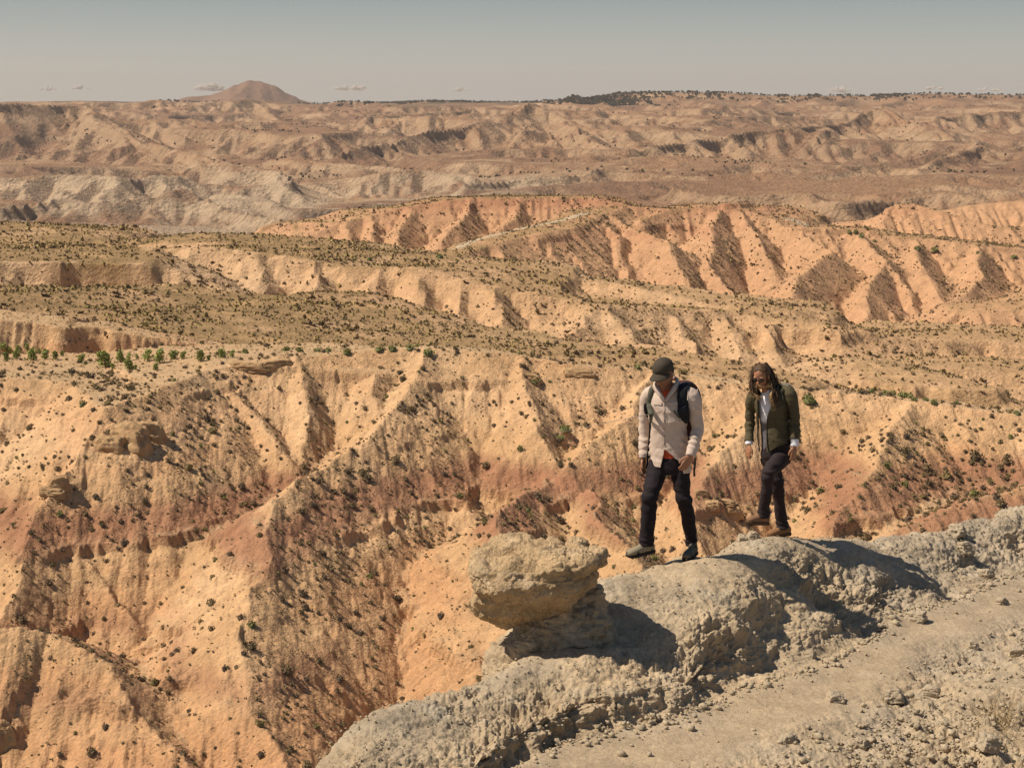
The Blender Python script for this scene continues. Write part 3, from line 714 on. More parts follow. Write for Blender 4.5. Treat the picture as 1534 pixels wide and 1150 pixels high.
def build_ridge(q=1.):
    g = build_fg()
    az = np.linspace(math.atan((250-767)/2600.), math.atan((1534+330-767)/2600.), int(1250*q))
    Dg = np.arange(9.6, 25.5, .04)
    Hs = np.stack([g.sample(np.tan(az)*d, np.full(len(az), d)) for d in Dg])
    nr = int(1350*q)
    D = polar_rows(az, Dg, Hs, nr, 18., .25)
    # smooth the row distribution across columns so lumps stay round
    X = D*np.tan(az)[None]; Y = D.astype(np.float64)
    Zc = g.sample(X, Y)
    e = .05
    gx = (g.sample(X+e, Y)-g.sample(X-e, Y))/(2*e); gy = (g.sample(X, Y+e)-g.sample(X, Y-e))/(2*e)
    nn = np.sqrt(1+gx*gx+gy*gy); N_ = (-gx/nn, -gy/nn, 1/nn)
    d, rough = fg_disp(g, X, Y, Zc, N_)
    side = g.sample(X, Y, g.side)
    V = np.stack([X+d*N_[0], Y+d*N_[1], Zc+d*N_[2]], -1)
    # settle the crust under the walkers' soles
    for (fx, fy_, r, zz) in SOLES:
        w = np.exp(-(((V[...,0]-fx)**2+(V[...,1]-fy_)**2)/r**2)**2)
        V[..., 2] = V[..., 2]*(1-w) + zz*w
    c = fg_color(X, Y, Zc, side, rough)
    o = mesh_from('ridge_ground', V, grid_faces(nr, len(az)), mat_fg(), color=c)
    tag(o, kind='structure')
    g.surf = lambda x, y: float(g.sample(np.array([x]), np.array([y]))[0])
    # ---- balanced boulder and its pedestal
    bm_mat = mat_boulder()
    def blob(name, rings, seed, amp, fine, mat, cols, sub=180):
        """rings: (z, cx, cy, rx, ry, rot) bottom to top"""
        nt = 420; zs = np.array([r[0] for r in rings]); 
        t = np.linspace(0, 1, sub); tt = np.linspace(0, 1, len(rings))
        R = np.stack([np.interp(t, tt, [r[i] for r in rings]) for i in range(5)], 1)
        for _ in range(8): R[1:-1] = (R[:-2]+2*R[1:-1]+R[2:])/4
        th = np.linspace(0, 2*math.pi, nt, endpoint=False)
        sx = np.sign(np.cos(th))*np.abs(np.cos(th))**.85; sy = np.sign(np.sin(th))*np.abs(np.sin(th))**.85
        Xv = R[:,1:2]+R[:,3:4]*sx[None]; Yv = R[:,2:3]+R[:,4:5]*sy[None]; Zv = np.repeat(R[:,0:1], nt, 1)
        cx, cy, cz = R[:,1].mean(), R[:,2].mean(), R[:,0].mean()
        Nx = np.cross(np.stack([np.roll(Xv,-1,1)-np.roll(Xv,1,1), np.roll(Yv,-1,1)-np.roll(Yv,1,1), np.zeros_like(Xv)], -1),
                      np.stack([np.gradient(Xv, axis=0), np.gradient(Yv, axis=0), np.gradient(Zv, axis=0)], -1))
        Nx /= np.linalg.norm(Nx, axis=-1, keepdims=True)+1e-9
        b = fbm3(Xv*1.9, Yv*1.9, Zv*2.2, 4, seed, mode=0)*amp*1.2 + fbm3(Xv*4, Yv*4, Zv*5, 4, seed+31, gain=.6, mode=1)*amp*.22
        lay = fbm3(Xv*1.4, Yv*1.4, Zv*6, 3, seed+5, mode=1)*amp*.22                  # bedding
        crk = np.clip(fbm3(Xv*2.6+3, Yv*2.6, Zv*4.5, 3, seed+9, mode=1)-.40, 0, 1)*-amp*1.2
        f = fbm3(Xv*7, Yv*7, Zv*8, 4, seed+11, gain=.6, mode=2)*fine*1.5
        dd = b+lay+crk+f
        V = np.stack([Xv, Yv, Zv], -1) + Nx*dd[..., None]
        V = V.reshape(-1, 3)
        i = np.arange((sub-1)*nt).reshape(sub-1, nt); j = np.roll(i, -1, 1)
        Fq = np.stack([i.ravel(), j.ravel(), (j+nt).ravel(), (i+nt).ravel()], 1)
        n = len(V); V = np.vstack([V, V[:nt].mean(0), V[-nt:].mean(0)])
        a = np.arange(nt); b2 = np.roll(a, -1)
        cap = np.concatenate([np.stack([b2, a, np.full(nt, n), np.full(nt, n)], 1)*0 + np.stack([b2, a, a, np.full(nt, n)], 1)*0])
        o = None
        base = cols[0]; c = np.broadcast_to(base, Xv.shape+(3,)).copy()
        c = mix3(c, cols[1], sstep(-.1,.4, fbm3(Xv*3, Yv*3, Zv*5, 3, seed+20)))
        c = mix3(c, cols[2], sstep(.1,.5, fbm3(Xv*5, Yv*5, Zv*5, 3, seed+25)))
        c = np.vstack([c.reshape(-1,3), cols[0][None], cols[0][None]])
        # close the ends with quads folded to triangles
        F1 = np.stack([b2, a, np.full(nt, n), np.full(nt, n)], 1)
        me_o = mesh_from(name, V, Fq, mat, color=c)
        bmx = bmesh.new(); bmx.from_mesh(me_o.data); bmx.verts.ensure_lookup_table()
        for k in range(nt):
            bmx.faces.new((bmx.verts[(k+1)%nt], bmx.verts[k], bmx.verts[n])); u = (sub-1)*nt
            bmx.faces.new((bmx.verts[u+k], bmx.verts[u+(k+1)%nt], bmx.verts[n+1]))
        for fce in bmx.faces: fce.smooth = True
        bmx.to_mesh(me_o.data); bmx.free()
        return me_o
    def ring(pxl, pxr, py, D, ry, ex=1.):
        xl = P(pxl, py, D); xr = P(pxr, py, D)
        return (xl[2], (xl[0]+xr[0])/2, D, abs(xr[0]-xl[0])/2*1.05, ry)
    D0 = 13.55
    cap_ = [ring(760,800,936,D0,.03), ring(745,838,930,D0,.14), ring(724,862,915,D0,.26), ring(710,868,893,D0,.38), ring(702,882,868,D0,.46), ring(704,890,848,D0,.50), ring(718,892,828,D0+.05,.46), ring(740,888,820,D0+.1,.38), ring(775,878,812,D0+.12,.26), ring(805,852,807,D0+.14,.05)]
    o = blob('boulder', cap_, 701, .125, .028, bm_mat, (np.array([.56,.395,.225]), np.array([.62,.46,.29]), np.array([.42,.30,.17])))
    tag(o, 'pale ochre overhanging boulder balanced on a narrow neck beside the walking man', 'boulder')
    D1 = 13.5
    ped = [ring(728,925,1050,D1+.05,.40), ring(726,930,1012,D1+.0,.42), ring(736,930,985,D1+.08,.40), ring(752,930,962,D1+.16,.36), ring(770,922,940,D1+.16,.34), ring(786,915,915,D1+.18,.32), ring(795,905,885,D1+.2,.24), ring(820,890,868,D1+.2,.1)]
    o = blob('rock_pedestal', ped, 741, .085, .035, mat_fg(), (np.array([.44,.34,.225]), np.array([.47,.38,.26]), np.array([.36,.29,.20])))
    tag(o, 'lumpy grey brown rock neck carrying the overhanging ochre boulder', 'rock')
    return g
def mat_boulder():
    m = NT('ochre_crust')
    at = m.n('ShaderNodeAttribute', attribute_name='Col'); p = m.pos()
    v = m.math('MULTIPLY', m.map(m.noise(5, 7, .65, p), .3, .7, .72, 1.2), m.map(m.noise(34, 5, .65, p), .3, .7, .8, 1.15))
    cb = m.n('ShaderNodeCombineColor'); [m.t.links.new(v, cb.inputs[i]) for i in range(3)]
    m.color(m.mix(1., at.outputs['Color'], cb.outputs[0], 'MULTIPLY'))
    m.b.inputs['Specular IOR Level'].default_value = .15
    n = m.bump(m.noise(11, 9, .72, p), .05, 1.)
    m.bump(m.math('ADD', m.voro(42, vec=p), m.noise(60, 4, .7, p)), .012, .8, n)
    return m.m
SOLES = []
# ------------------------------------------------------------------ plants
def mat_leaf(name, rough=.8, spec=.15, trans=0.):
    m = NT(name)
    at = m.n('ShaderNodeAttribute', attribute_name='Col')
    oi = m.n('ShaderNodeObjectInfo')
    v = m.math('MULTIPLY', m.map(m.noise(9, 3, .6, m.pos()), .3, .7, 1.1, 1.6), m.map(oi.outputs['Random'], 0, 1, .85, 1.15))
    cb = m.n('ShaderNodeCombineColor'); [m.t.links.new(v, cb.inputs[i]) for i in range(3)]
    m.color(m.mix(1., at.outputs['Color'], cb.outputs[0], 'MULTIPLY'))
    m.b.inputs['Roughness'].default_value = rough; m.b.inputs['Specular IOR Level'].default_value = spec
    return m.m
def shrub_proto(seed, n=80, core=True, flat=.62, leaf=.13, col=(.12,.09,.045), col2=(.19,.14,.065), tall=1.):
    """unit-wide rounded scrub: a ragged mound under many small leaf faces; returns verts, quads, colours"""
    r = np.random.default_rng(seed); V = []; Fq = []; Cc = []
    if core:
        nt, ns = 9, 5
        for j in range(ns):
            for i in range(nt):
                a = 2*math.pi*i/nt; e = (j/(ns-1))*math.pi/2
                rr = .40*(.8+.4*r.random()); V.append((math.cos(a)*math.cos(e)*rr, math.sin(a)*math.cos(e)*rr, (math.sin(e)*rr*flat*2*.8 - .03)*tall)); Cc.append(np.array(col)*.8)
        for j in range(ns-1):
            for i in range(nt):
                Fq.append((j*nt+i, j*nt+(i+1)%nt, (j+1)*nt+(i+1)%nt, (j+1)*nt+i))
    lob = [(r.uniform(-.25,.25), r.uniform(-.25,.25), r.uniform(.16,.30)) for _ in range(5)]
    for k in range(n):
        lx, ly, lr = lob[k % 5]
        a = r.uniform(0, 2*math.pi); e = math.asin(r.uniform(-.1, 1)); q = r.uniform(.75, 1.25)
        p = np.array([lx+math.cos(a)*math.cos(e)*lr*q, ly+math.sin(a)*math.cos(e)*lr*q, max(.0, (math.sin(e)*lr*q+lr*.7)*flat*2)*tall])
        u = r.normal(size=3); u /= np.linalg.norm(u); w = np.cross(u, r.normal(size=3)); w /= np.linalg.norm(w)+1e-9
        s = leaf*r.uniform(.6, 1.3); b = len(V)
        for su, sw in ((-1,-.5),(1,-.5),(.8,.5),(-.8,.5)): V.append(tuple(p+u*su*s*.5+w*sw*s*.8))
        Fq.append((b, b+1, b+2, b+3)); t = r.random(); c = np.array(col)*(1-t)+np.array(col2)*t
        Cc += [c]*4
    return np.array(V, np.float32), np.array(Fq, np.int32), np.array(Cc, np.float32)
def scatter_mesh(name, protos, pts, mat, kind='stuff'):
    """one merged mesh: pts rows are x, y, z, size, turn, proto, tint"""
    Vs, Fs, Cs = [], [], []; off = 0
    pts = np.asarray(pts, np.float64)
    for pi, (V, Fq, Cc) in enumerate(protos):
        q = pts[pts[:, 5].astype(int) == pi]
        if len(q) == 0: continue
        c, s = np.cos(q[:, 4])[:, None], np.sin(q[:, 4])[:, None]; sz = q[:, 3][:, None]
        x = (V[None, :, 0]*c - V[None, :, 1]*s)*sz + q[:, 0][:, None]
        y = (V[None, :, 0]*s + V[None, :, 1]*c)*sz + q[:, 1][:, None]
        z = V[None, :, 2]*sz + q[:, 2][:, None]
        Vs.append(np.stack([x, y, z], -1).reshape(-1, 3))
        Fs.append((Fq[None] + (np.arange(len(q))*len(V))[:, None, None]).reshape(-1, Fq.shape[1]) + off)
        Cs.append((Cc[None]*q[:, 6][:, None, None]).reshape(-1, 3)); off += len(q)*len(V)
    o = mesh_from(name, np.vstack(Vs), np.vstack(Fs), mat, smooth=False, color=np.vstack(Cs))
    return tag(o, kind=kind)
def visible(g, x, y, z, tol):
    """does the relief leave this point in view"""
    ok = np.ones(len(x), bool)
    for t in np.linspace(.35, .985, 46):
        D = g.ys[0] + (y-g.ys[0])*t
        k = D/y; ok &= g.sample(x*k, D) <= z*k + tol
    return ok
SIL = np.array([(-400,1e4),(480,1200),(520,1110),(556,1058),(600,1037),(660,1025),(705,1010),(706,830),(770,805),(905,810),(908,868),(960,846),(1030,832),(1100,805),(1165,800),(1230,800),(1290,798),(1380,793),(1440,776),(1534,755),(1900,700)], float)
ORD = 'first second third fourth fifth sixth seventh eighth ninth tenth eleventh twelfth thirteenth fourteenth fifteenth sixteenth seventeenth eighteenth nineteenth twentieth'.split()
def ordinal(i):
    if i < 20: return ORD[i]
    t = {2:'twenty',3:'thirty',4:'forty',5:'fifty'}[(i+1)//10]; r_ = (i+1) % 10
    return t+'-'+ORD[r_-1] if r_ else {20:'twentieth',30:'thirtieth',40:'fortieth',50:'fiftieth'}[i+1]
def build_plants(gs):
    r = np.random.default_rng(5)
    lm = mat_leaf('scrub_leaves')
    near_p = [shrub_proto(s, 95, True, .60, .15, c1, c2) for s, c1, c2 in ((1,(.10,.075,.042),(.19,.14,.075)), (2,(.12,.085,.047),(.22,.155,.08)), (3,(.14,.11,.048),(.28,.21,.09)), (4,(.095,.068,.046),(.17,.125,.08)), (5,(.15,.105,.055),(.29,.20,.10)), (6,(.11,.11,.04),(.22,.21,.07)))]
    g = gs['near']
    gy, gx = np.gradient(g.guide, g.dx); zgx = g.sample
    N0 = 44000
    y = np.sqrt(r.uniform(150**2, 318**2, N0)); x = y*r.uniform(-.36, .36, N0); z = g.sample(x, y)
    sx = g.sample(x, y, gx); sy = g.sample(x, y, gy); sl = np.hypot(sx, sy)
    clump = fbm2(x/9, y/9, 3, 801)
    pr = .14 + .20*sstep(.05, .6, -sx) + .12*sstep(.25,.1,sl)
    pr = pr*(.35+1.3*sstep(-.25,.35,clump))
    px, py = proj(x, y, z)
    pr += .35*np.exp(-((px-1400)/90)**2-((py-700)/60)**2) + .25*np.exp(-((px-190)/60)**2-((py-590)/22)**2)
    pr *= np.where(z < -56, .8, 1.)
    pr *= np.where((px < 560)&(py < 556)&(sl < .3), .25, 1.)
    k = (r.random(N0) < pr) & (px > -150) & (px < 1690)
    x, y, z, px, py, sl, sx = [q[k] for q in (x, y, z, px, py, sl, sx)]
    size = np.clip(r.lognormal(math.log(.53), .40, len(x)), .26, 1.6)
    size = np.where(r.random(len(x)) < .35, size*.55, size)
    size = np.where((px > 1280)&(py > 640)&(sl < .7), size*1.2, size)
    vis = visible(g, x, y, z, .35) & (py < np.interp(px, SIL[:,0], SIL[:,1])-2) & (px > 0) & (px < 1534)
    pi = r.choice(6, len(x), p=(.26,.24,.12,.2,.13,.05)); tint = r.uniform(.8, 1.25, len(x)); rot = r.uniform(0, 6.28, len(x))
    app = np.where(vis, size/y, 0); order = np.argsort(-app); top = order[:290]
    meshes = []
    for i, (V, Fq, Cc) in enumerate(near_p):
        o = mesh_from('shrub', V, Fq, lm, smooth=False, color=Cc); meshes.append(o.data); bpy.data.objects.remove(o)
    rows = [(560, 'under the valley rim'), (625, 'high on the valley side'), (690, 'above the red band'), (760, 'level with the red band'), (860, 'below the red band'), (980, 'low on the slope'), (1200, 'near the bottom edge')]
    cols = [(150, 'on the left spur'), (300, 'on the fluted face'), (430, 'by the pointed spur'), (560, 'right of the pointed spur'), (700, 'left of the boulder'), (830, 'above the boulder'), (960, 'between boulder and man'), (1110, 'between the two walkers'), (1240, 'right of the woman'), (1380, 'far right of the woman'), (1600, 'by the right edge')]
    tone = ['dark olive', 'brown olive', 'tawny', 'grey brown', 'golden', 'green']
    zone = {}
    for i in top:
        rk = next(t for l, t in rows if py[i] < l) if py[i] < 1200 else rows[-1][1]
        ck = next(t for l, t in cols if px[i] < l)
        zone.setdefault((rk, ck), []).append(i)
    zone = {k: v for k, v in zone.items()}
    for (rk, ck), ids in zone.items():
        ids.sort(key=lambda i: px[i])
        for n, i in enumerate(ids):
            o = bpy.data.objects.new('shrub', meshes[pi[i]]); C.objects.link(o)
            o.location = (x[i], y[i], z[i]-.04*size[i]); o.scale = (size[i], size[i], size[i]*r.uniform(.85, 1.15)); o.rotation_euler = (0, 0, rot[i])
            which = '' if len(ids) == 1 else ', %s from left' % ordinal(n)
            lab = '%s %s, %s%s' % (tone[pi[i]], 'scrub clump' if size[i] > 1.1 else 'shrub', rk+' '+ck, which)
            lab = lab if len(lab.split()) <= 16 else 'shrub, %s%s' % (rk+' '+ck, which)
            tag(o, lab, 'shrub', 'scrub dotted over the near valley side')
    rest = order[290:]
    scatter_mesh('undergrowth', near_p, np.stack([x, y, z-.04, size, rot, pi, tint], 1)[rest], lm)
    # tiny tufts between the shrubs
    tp = [shrub_proto(40+i, 12, False, .6, .42, c1, c2) for i, (c1, c2) in enumerate((((.13,.095,.05),(.22,.16,.08)), ((.20,.15,.07),(.30,.22,.10))))]
    N1 = 70000; y = np.sqrt(r.uniform(150**2, 318**2, N1)); x = y*r.uniform(-.34, .34, N1); z = g.sample(x, y); sx = g.sample(x, y, gx)
    k = r.random(N1) < (.12+.14*sstep(0,.6,-sx))*(.3+1.4*sstep(-.2,.3,fbm2(x/5, y/5, 3, 807)))
    x, y, z = x[k], y[k], z[k]; n = len(x)
    scatter_mesh('dry_tufts', tp, np.stack([x, y, z, r.uniform(.14,.36,n), r.uniform(0,6.28,n), r.integers(0,2,n), r.uniform(.8,1.3,n)], 1), lm)
    # ---- middle distance scrub
    if 'mid' in gs:
        g2 = gs['mid']; gy, gx = np.gradient(g2.guide, g2.dx)
        mp = [shrub_proto(60+i, 9, False, .6, .55, c1, c2) for i, (c1, c2) in enumerate((((.13,.09,.052),(.20,.14,.078)), ((.16,.12,.055),(.25,.18,.085)), ((.23,.175,.072),(.35,.26,.10))))]
        N2 = 260000; y = r.uniform(318, 1350, N2)**1.0; x = y*r.uniform(-.34, .34, N2); z = g2.sample(x, y); sx = g2.sample(x, y, gx); sl = g2.sample(x, y, g2.sl); fl = g2.sample(x, y, g2.flat)
        pr = (.19 + .30*sstep(.05,.5,-sx) + .26*fl*sstep(-.4,.2,fbm2(x/22, y/16, 3, 811))*.75)*(.5+.9*sstep(-.2,.4,fbm2(x/30, y/30, 3, 813)))
        k = r.random(N2) < pr; x, y, z, fl = x[k], y[k], z[k], fl[k]
        k = visible(g2, x, y, z, .8); x, y, z, fl = x[k], y[k], z[k], fl[k]; n = len(x)
        s = np.clip(r.lognormal(math.log(.62), .38, n), .3, 1.7)*np.interp(y, [320, 600, 1300], [.85, 1.1, 1.6])
        pi2 = np.where(r.random(n) < .35*fl+.1, 2, r.integers(0, 2, n))
        scatter_mesh('scrubland', mp, np.stack([x, y, z-.05, s, r.uniform(0,6.28,n), pi2, r.uniform(.75,1.25,n)], 1), lm)
        print('mid scrub', n)
    # ---- young pines and green bushes along the rim
    pm = mat_leaf('pine_needles', .7, .2)
    bark = NT('bark'); bark.color((.10,.07,.045)); bark = bark.m
    def crown(seed, n, lob, leaf, col, col2, z0):
        rr = np.random.default_rng(seed); V = []; Fq = []; Cc = []
        L = [(rr.uniform(-.22,.22), rr.uniform(-.22,.22), z0+(1-z0)*rr.uniform(.15,.80), rr.uniform(.13,.24)) for _ in range(lob)] + [(0,0,z0+.28,.28),(0,0,z0+.12,.30),(0.02,0,.82,.13)]
        for k in range(n):
            lx, ly, lz, lr = L[k % len(L)]
            u = rr.normal(size=3); u /= np.linalg.norm(u); p = np.array([lx, ly, lz]) + u*lr*rr.uniform(.45, 1.1)
            if p[2] < .02: continue
            u2 = rr.normal(size=3)+np.array([0,0,.6]); u2 /= np.linalg.norm(u2); w = np.cross(u2, rr.normal(size=3)); w /= np.linalg.norm(w)
            s = leaf*rr.uniform(.6,1.3); b = len(V)
            for su, sw in ((-.5,-.35),(.5,-.35),(.5,.35),(-.5,.35)): V.append(tuple(p+u2*su*s*1.3+w*sw*s))
            Fq.append((b,b+1,b+2,b+3)); t = rr.random()**1.3; Cc += [np.array(col)*(1-t)+np.array(col2)*t]*4
        return np.array(V, np.float32), np.array(Fq, np.int32), np.array(Cc, np.float32)
    def trunk_data():
        V = []; Fq = []; nt = 7
        for j, (zz, rr_) in enumerate(((-.06,.035),(.15,.026),(.45,.018),(.85,.006))):
            for i in range(nt): V.append((math.cos(i*2*math.pi/nt)*rr_+.01*j, math.sin(i*2*math.pi/nt)*rr_, zz))
        for j in range(3):
            for i in range(nt): Fq.append((j*nt+i, j*nt+(i+1)%nt, (j+1)*nt+(i+1)%nt, (j+1)*nt+i))
        return V, Fq
    cr = []
    for s in range(4):
        o = mesh_from('crown', *crown(90+s, 620, 7, .085, (.14,.16,.05), (.33,.36,.11), .10)[:2], pm, smooth=False, color=crown(90+s, 620, 7, .085, (.14,.16,.05), (.33,.36,.11), .10)[2]); cr.append(o.data); bpy.data.objects.remove(o)
    bu = []
    for s in range(3):
        V, Fq, Cc = shrub_proto(120+s, 170, True, .55, .12, (.12,.125,.045), (.26,.25,.09)); o = mesh_from('foliage', V, Fq, pm, smooth=False, color=Cc); bu.append(o.data); bpy.data.objects.remove(o)
    V, Fq = trunk_data(); o = mesh_from('trunk', V, Fq, bark); tr = o.data; bpy.data.objects.remove(o)
    pines = [(40,268,62),(18,208,50),(60,212,45),(110,258,60),(115,215,45),(210,262,78),(180,216,42),(260,220,38),(297,252,66),(362,258,58),(410,232,36),(535,277,56),(690,308,112),(738,320,42),(790,276,82),(850,325,74),(888,325,36),(845,262,48),(900,255,34),(968,268,76),(1050,280,92),(1020,326,46),(1142,255,62),(1202,250,46),(1322,268,78),(1372,262,38),(1455,246,62),(1525,242,48)]
    pines = [(a/4.383, 480+b/4.383, h/4.383) for a, b, h in pines]
    pines.sort()
    e = lambda n: bpy.data.objects.new(n, None)
    for i, (a, b, h) in enumerate(pines):
        q = cast(g, a, b)
        if q is None: continue
        H = h*q[1]/F*1.08
        t = e('young_pine'); C.objects.link(t); t.location = (q[0], q[1], q[2]-.05); t.rotation_euler = (0,0,r.uniform(0,6.28)); w = H*r.uniform(.95,1.25)
        t.scale = (w, w, H)
        for nm, me in (('trunk', tr), ('crown', cr[i % 4])):
            c_ = bpy.data.objects.new(nm, me); C.objects.link(c_); c_.parent = t
        s_ = 'tall' if h > 15 else ('small' if h < 10 else 'bushy')
        tag(t, '%s green young pine on the terrace, %s from the left' % (s_, ordinal(i)), 'tree', 'young pines on the terrace')
    green = [(333,534,9),(367,529,8),(428,526,9),(450,527,8),(475,527,8),(491,527,8),(519,529,9),(567,525,8),(588,524,9),(614,523,9),(642,532,12),(706,515,10),(717,517,11),(735,520,10),(751,524,14),(779,530,7),(829,534,8),(839,536,7),(871,541,11),(909,543,6),(956,552,7),(1195,578,10),(1213,578,8),(1241,581,10),(1250,581,8),(1260,582,9),(1288,586,9),(1305,588,8),(1326,591,8),(1338,590,8),(1352,594,12),(1363,596,11),(1386,600,8),(1434,605,7),(1524,620,8),(1213,603,15),(845,646,14),(801,575,9),(840,660,9),(1400,605,8),(1370,600,7)]
    green.sort(); nb = 0
    def bush(q, w, lab, grp):
        t = e('green_bush'); C.objects.link(t); t.location = (q[0], q[1], q[2]-.05); t.rotation_euler = (0,0,r.uniform(0,6.28)); t.scale = (w, w, w*r.uniform(.8,1.05))
        c_ = bpy.data.objects.new('foliage', bu[nb % 3]); C.objects.link(c_); c_.parent = t
        c_ = bpy.data.objects.new('stem', tr); C.objects.link(c_); c_.parent = t; c_.scale = (1,1,.45)
        tag(t, lab, 'bush', grp)
    for i, (a, b, h) in enumerate(green):
        q = cast(g, a, b)
        if q is None: continue
        where = 'left of the boulder' if a < 706 else ('above the boulder' if a < 905 else ('behind the man' if a < 1060 else 'right of the woman'))
        bush(q, h*q[1]/F*1.7, 'green bush near the valley rim %s, %s from the left' % (where, ordinal(i)), 'green bushes along the valley rim'); nb += 1
    if 'mid' in gs:
        far_b = sorted([(659,387,9),(640,399,7),(553,390,7),(1273,349,7),(1290,355,7),(1375,375,9),(1401,379,9),(1465,380,6),(1519,388,8),(1281,352,6),(684,392,5),(1310,362,5)])
        for i, (a, b, h) in enumerate(far_b):
            q = cast(gs['mid'], a, b)
            if q is not None: bush(q, h*q[1]/F*1.5, 'distant green bush on the scrubby plateau, %s such bush from the left' % ordinal(i), 'green bushes on the far plateau'); nb += 1
    # ---- skyline wood
    if 'far' in gs:
        g3 = gs['far']; tpz = [shrub_proto(200+i, 10, False, .9, .5, (.035,.032,.022), (.06,.055,.032)) for i in range(3)]
        az = np.linspace(-.36, .36, 2400); hz = np.full(len(az), -9.); hd = np.zeros(len(az))
        for D in np.arange(6400, 10200, 25):
            v = g3.sample(np.tan(az)*D, np.full(len(az), D))/D; m = v > hz; hz = np.where(m, v, hz); hd = np.where(m, D, hd)
        pts = []
        pxs = CW/2 + F*np.tan(az)
        for i in range(len(az)):
            p = 0.
            if 525 < pxs[i] < 700: p = .75*(.2+.8*(noise2(pxs[i]/25., 3.3, 5) > -.15))
            elif 700 <= pxs[i] < 830: p = .3
            elif 450 < pxs[i] < 525: p = .22
            elif 228 < pxs[i] < 330: p = .2
            elif 835 < pxs[i] < 1010: p = .5
            elif 1010 <= pxs[i]: p = .18+.5*(noise2(pxs[i]/40., 7.3, 6) > .15)
            for _ in range(3):
                if r.random() < p:
                    D = hd[i]+r.uniform(-120, 40); a_ = math.tan(az[i])+r.uniform(-.0003,.0003)
                    pts.append((a_*D, D, float(g3.sample(np.array([a_*D]), np.array([D]))[0])-.5, r.uniform(6, 13), r.uniform(0,6.28), r.integers(0,3), 1.3))
        for _ in range(900):   # the dark wood below the skyline, left end of the upland
            D = r.uniform(7000, 7600); pxx = r.normal(900, 35); a_ = (pxx-767)/F
            pts.append((a_*D, D, float(g3.sample(np.array([a_*D]), np.array([D]))[0])-.5, r.uniform(8, 15), r.uniform(0,6.28), r.integers(0,3), 1.))
        for _ in range(9000):   # scattered trees and bushes over the far country
            D = r.uniform(3000, 7200); pxx = r.uniform(-100, 1640); a_ = (pxx-767)/F
            if noise2(a_*D/260., D/260., 9) < .12: continue
            gg = gs['far_near'] if D < 6650 else g3
            pts.append((a_*D, D, float(gg.sample(np.array([a_*D]), np.array([D]))[0])-.3, r.uniform(3., 6), r.uniform(0,6.28), r.integers(0,3), 1.4))
        scatter_mesh('distant_trees', tpz, pts, lm)
def block_mesh(name, seed, mat):
    bmx = bmesh.new(); bmesh.ops.create_cube(bmx, size=1); bmesh.ops.subdivide_edges(bmx, edges=bmx.edges[:], cuts=21, use_grid_fill=True)
    n = len(bmx.verts); co = np.array([v.co[:] for v in bmx.verts]); sp_ = co/np.linalg.norm(co, axis=1, keepdims=True)*.56; q = co*.55+sp_*.45
    x, y, z = q.T
    d = .20*fbm3(x*1.7, y*1.7, z*1.9, 2, seed) + .16*fbm3(x*3.4, y*3.4, z*5, 4, seed+3, gain=.6, mode=1) - .22*np.clip(fbm3(x*2.2, y*2.2, z*2.0, 2, seed+9, mode=1)-.45, 0, 1)
    q = q + sp_/.56*d[:, None]*.8; q[:, 0] += .25*q[:, 2]*math.sin(seed); q[:, :2] *= (1-.25*q[:, 2:3])
    for v, c in zip(bmx.verts, q): v.co = c
    for f in bmx.faces: f.smooth = True
    me = bpy.data.meshes.new(name); bmx.to_mesh(me); bmx.free(); me.materials.append(mat); return me
def build_outcrops(g):
    m = NT('outcrop_clay'); q = m.pos()
    m.color(m.mix(m.map(m.noise(.5, 6, .6, q), .35, .65, 0, 1), (.33,.20,.105), (.50,.33,.175))); m.bump(m.noise(1.6, 8, .7, q), .22, 1.); m.b.inputs['Specular IOR Level'].default_value = .1
    rk = [block_mesh('outcrop', 80+i*7, m.m) for i in range(4)]
    data = [(196,668,4.6,3.6,5.2,'big jutting block under the nose of the left spur'),(222,655,3.6,3.,4.4,'rounded block right of the big jutting block on the left spur'),(165,672,4.2,3.,3.4,'tilted block left of the dark cleft on the left spur'),
            (86,726,2.4,2.,2.,'dark boulder sitting on the crest of the left spur'),(78,738,2.6,2.,1.3,'flat slab beneath the dark boulder on the left spur'),
            (1084,752,2.6,2.,.7,'flat overhanging slab below the level of the two walkers'),(1092,768,3.2,2.2,1.9,'brown block under the flat overhanging slab between the walkers'),(1066,760,2.,1.6,1.2,'small block left of the overhanging slab'),
            (8,1108,1.6,1.4,3.4,'upright clay pillar at the lower left edge'),(1050,742,1.6,1.2,1.2,'little pointed block right of the standing man\'s knee'),
            (372,551,5.4,2.,1.5,'long low ledge block under the rim on the left'),(412,548,4.6,2.,1.5,'second ledge block under the rim, right of the long one'),(868,562,4.,1.8,1.5,'ledge block under the rim just left of the man\'s head'),(795,568,2.6,1.6,1.6,'dark knob under the rim above the boulder')]
    for i, (a, b, sx, sy, sz, lab) in enumerate(data):
        q = cast(g, a, b)
        if q is None: continue
        o = bpy.data.objects.new('rock', rk[i % 4]); C.objects.link(o); o.location = (q[0], q[1]+sy*.22, q[2]-sz*.08); o.scale = (sx, sy, sz); o.rotation_euler = (0, 0, i*1.3 % .8-.4)
        tag(o, lab, 'rock')
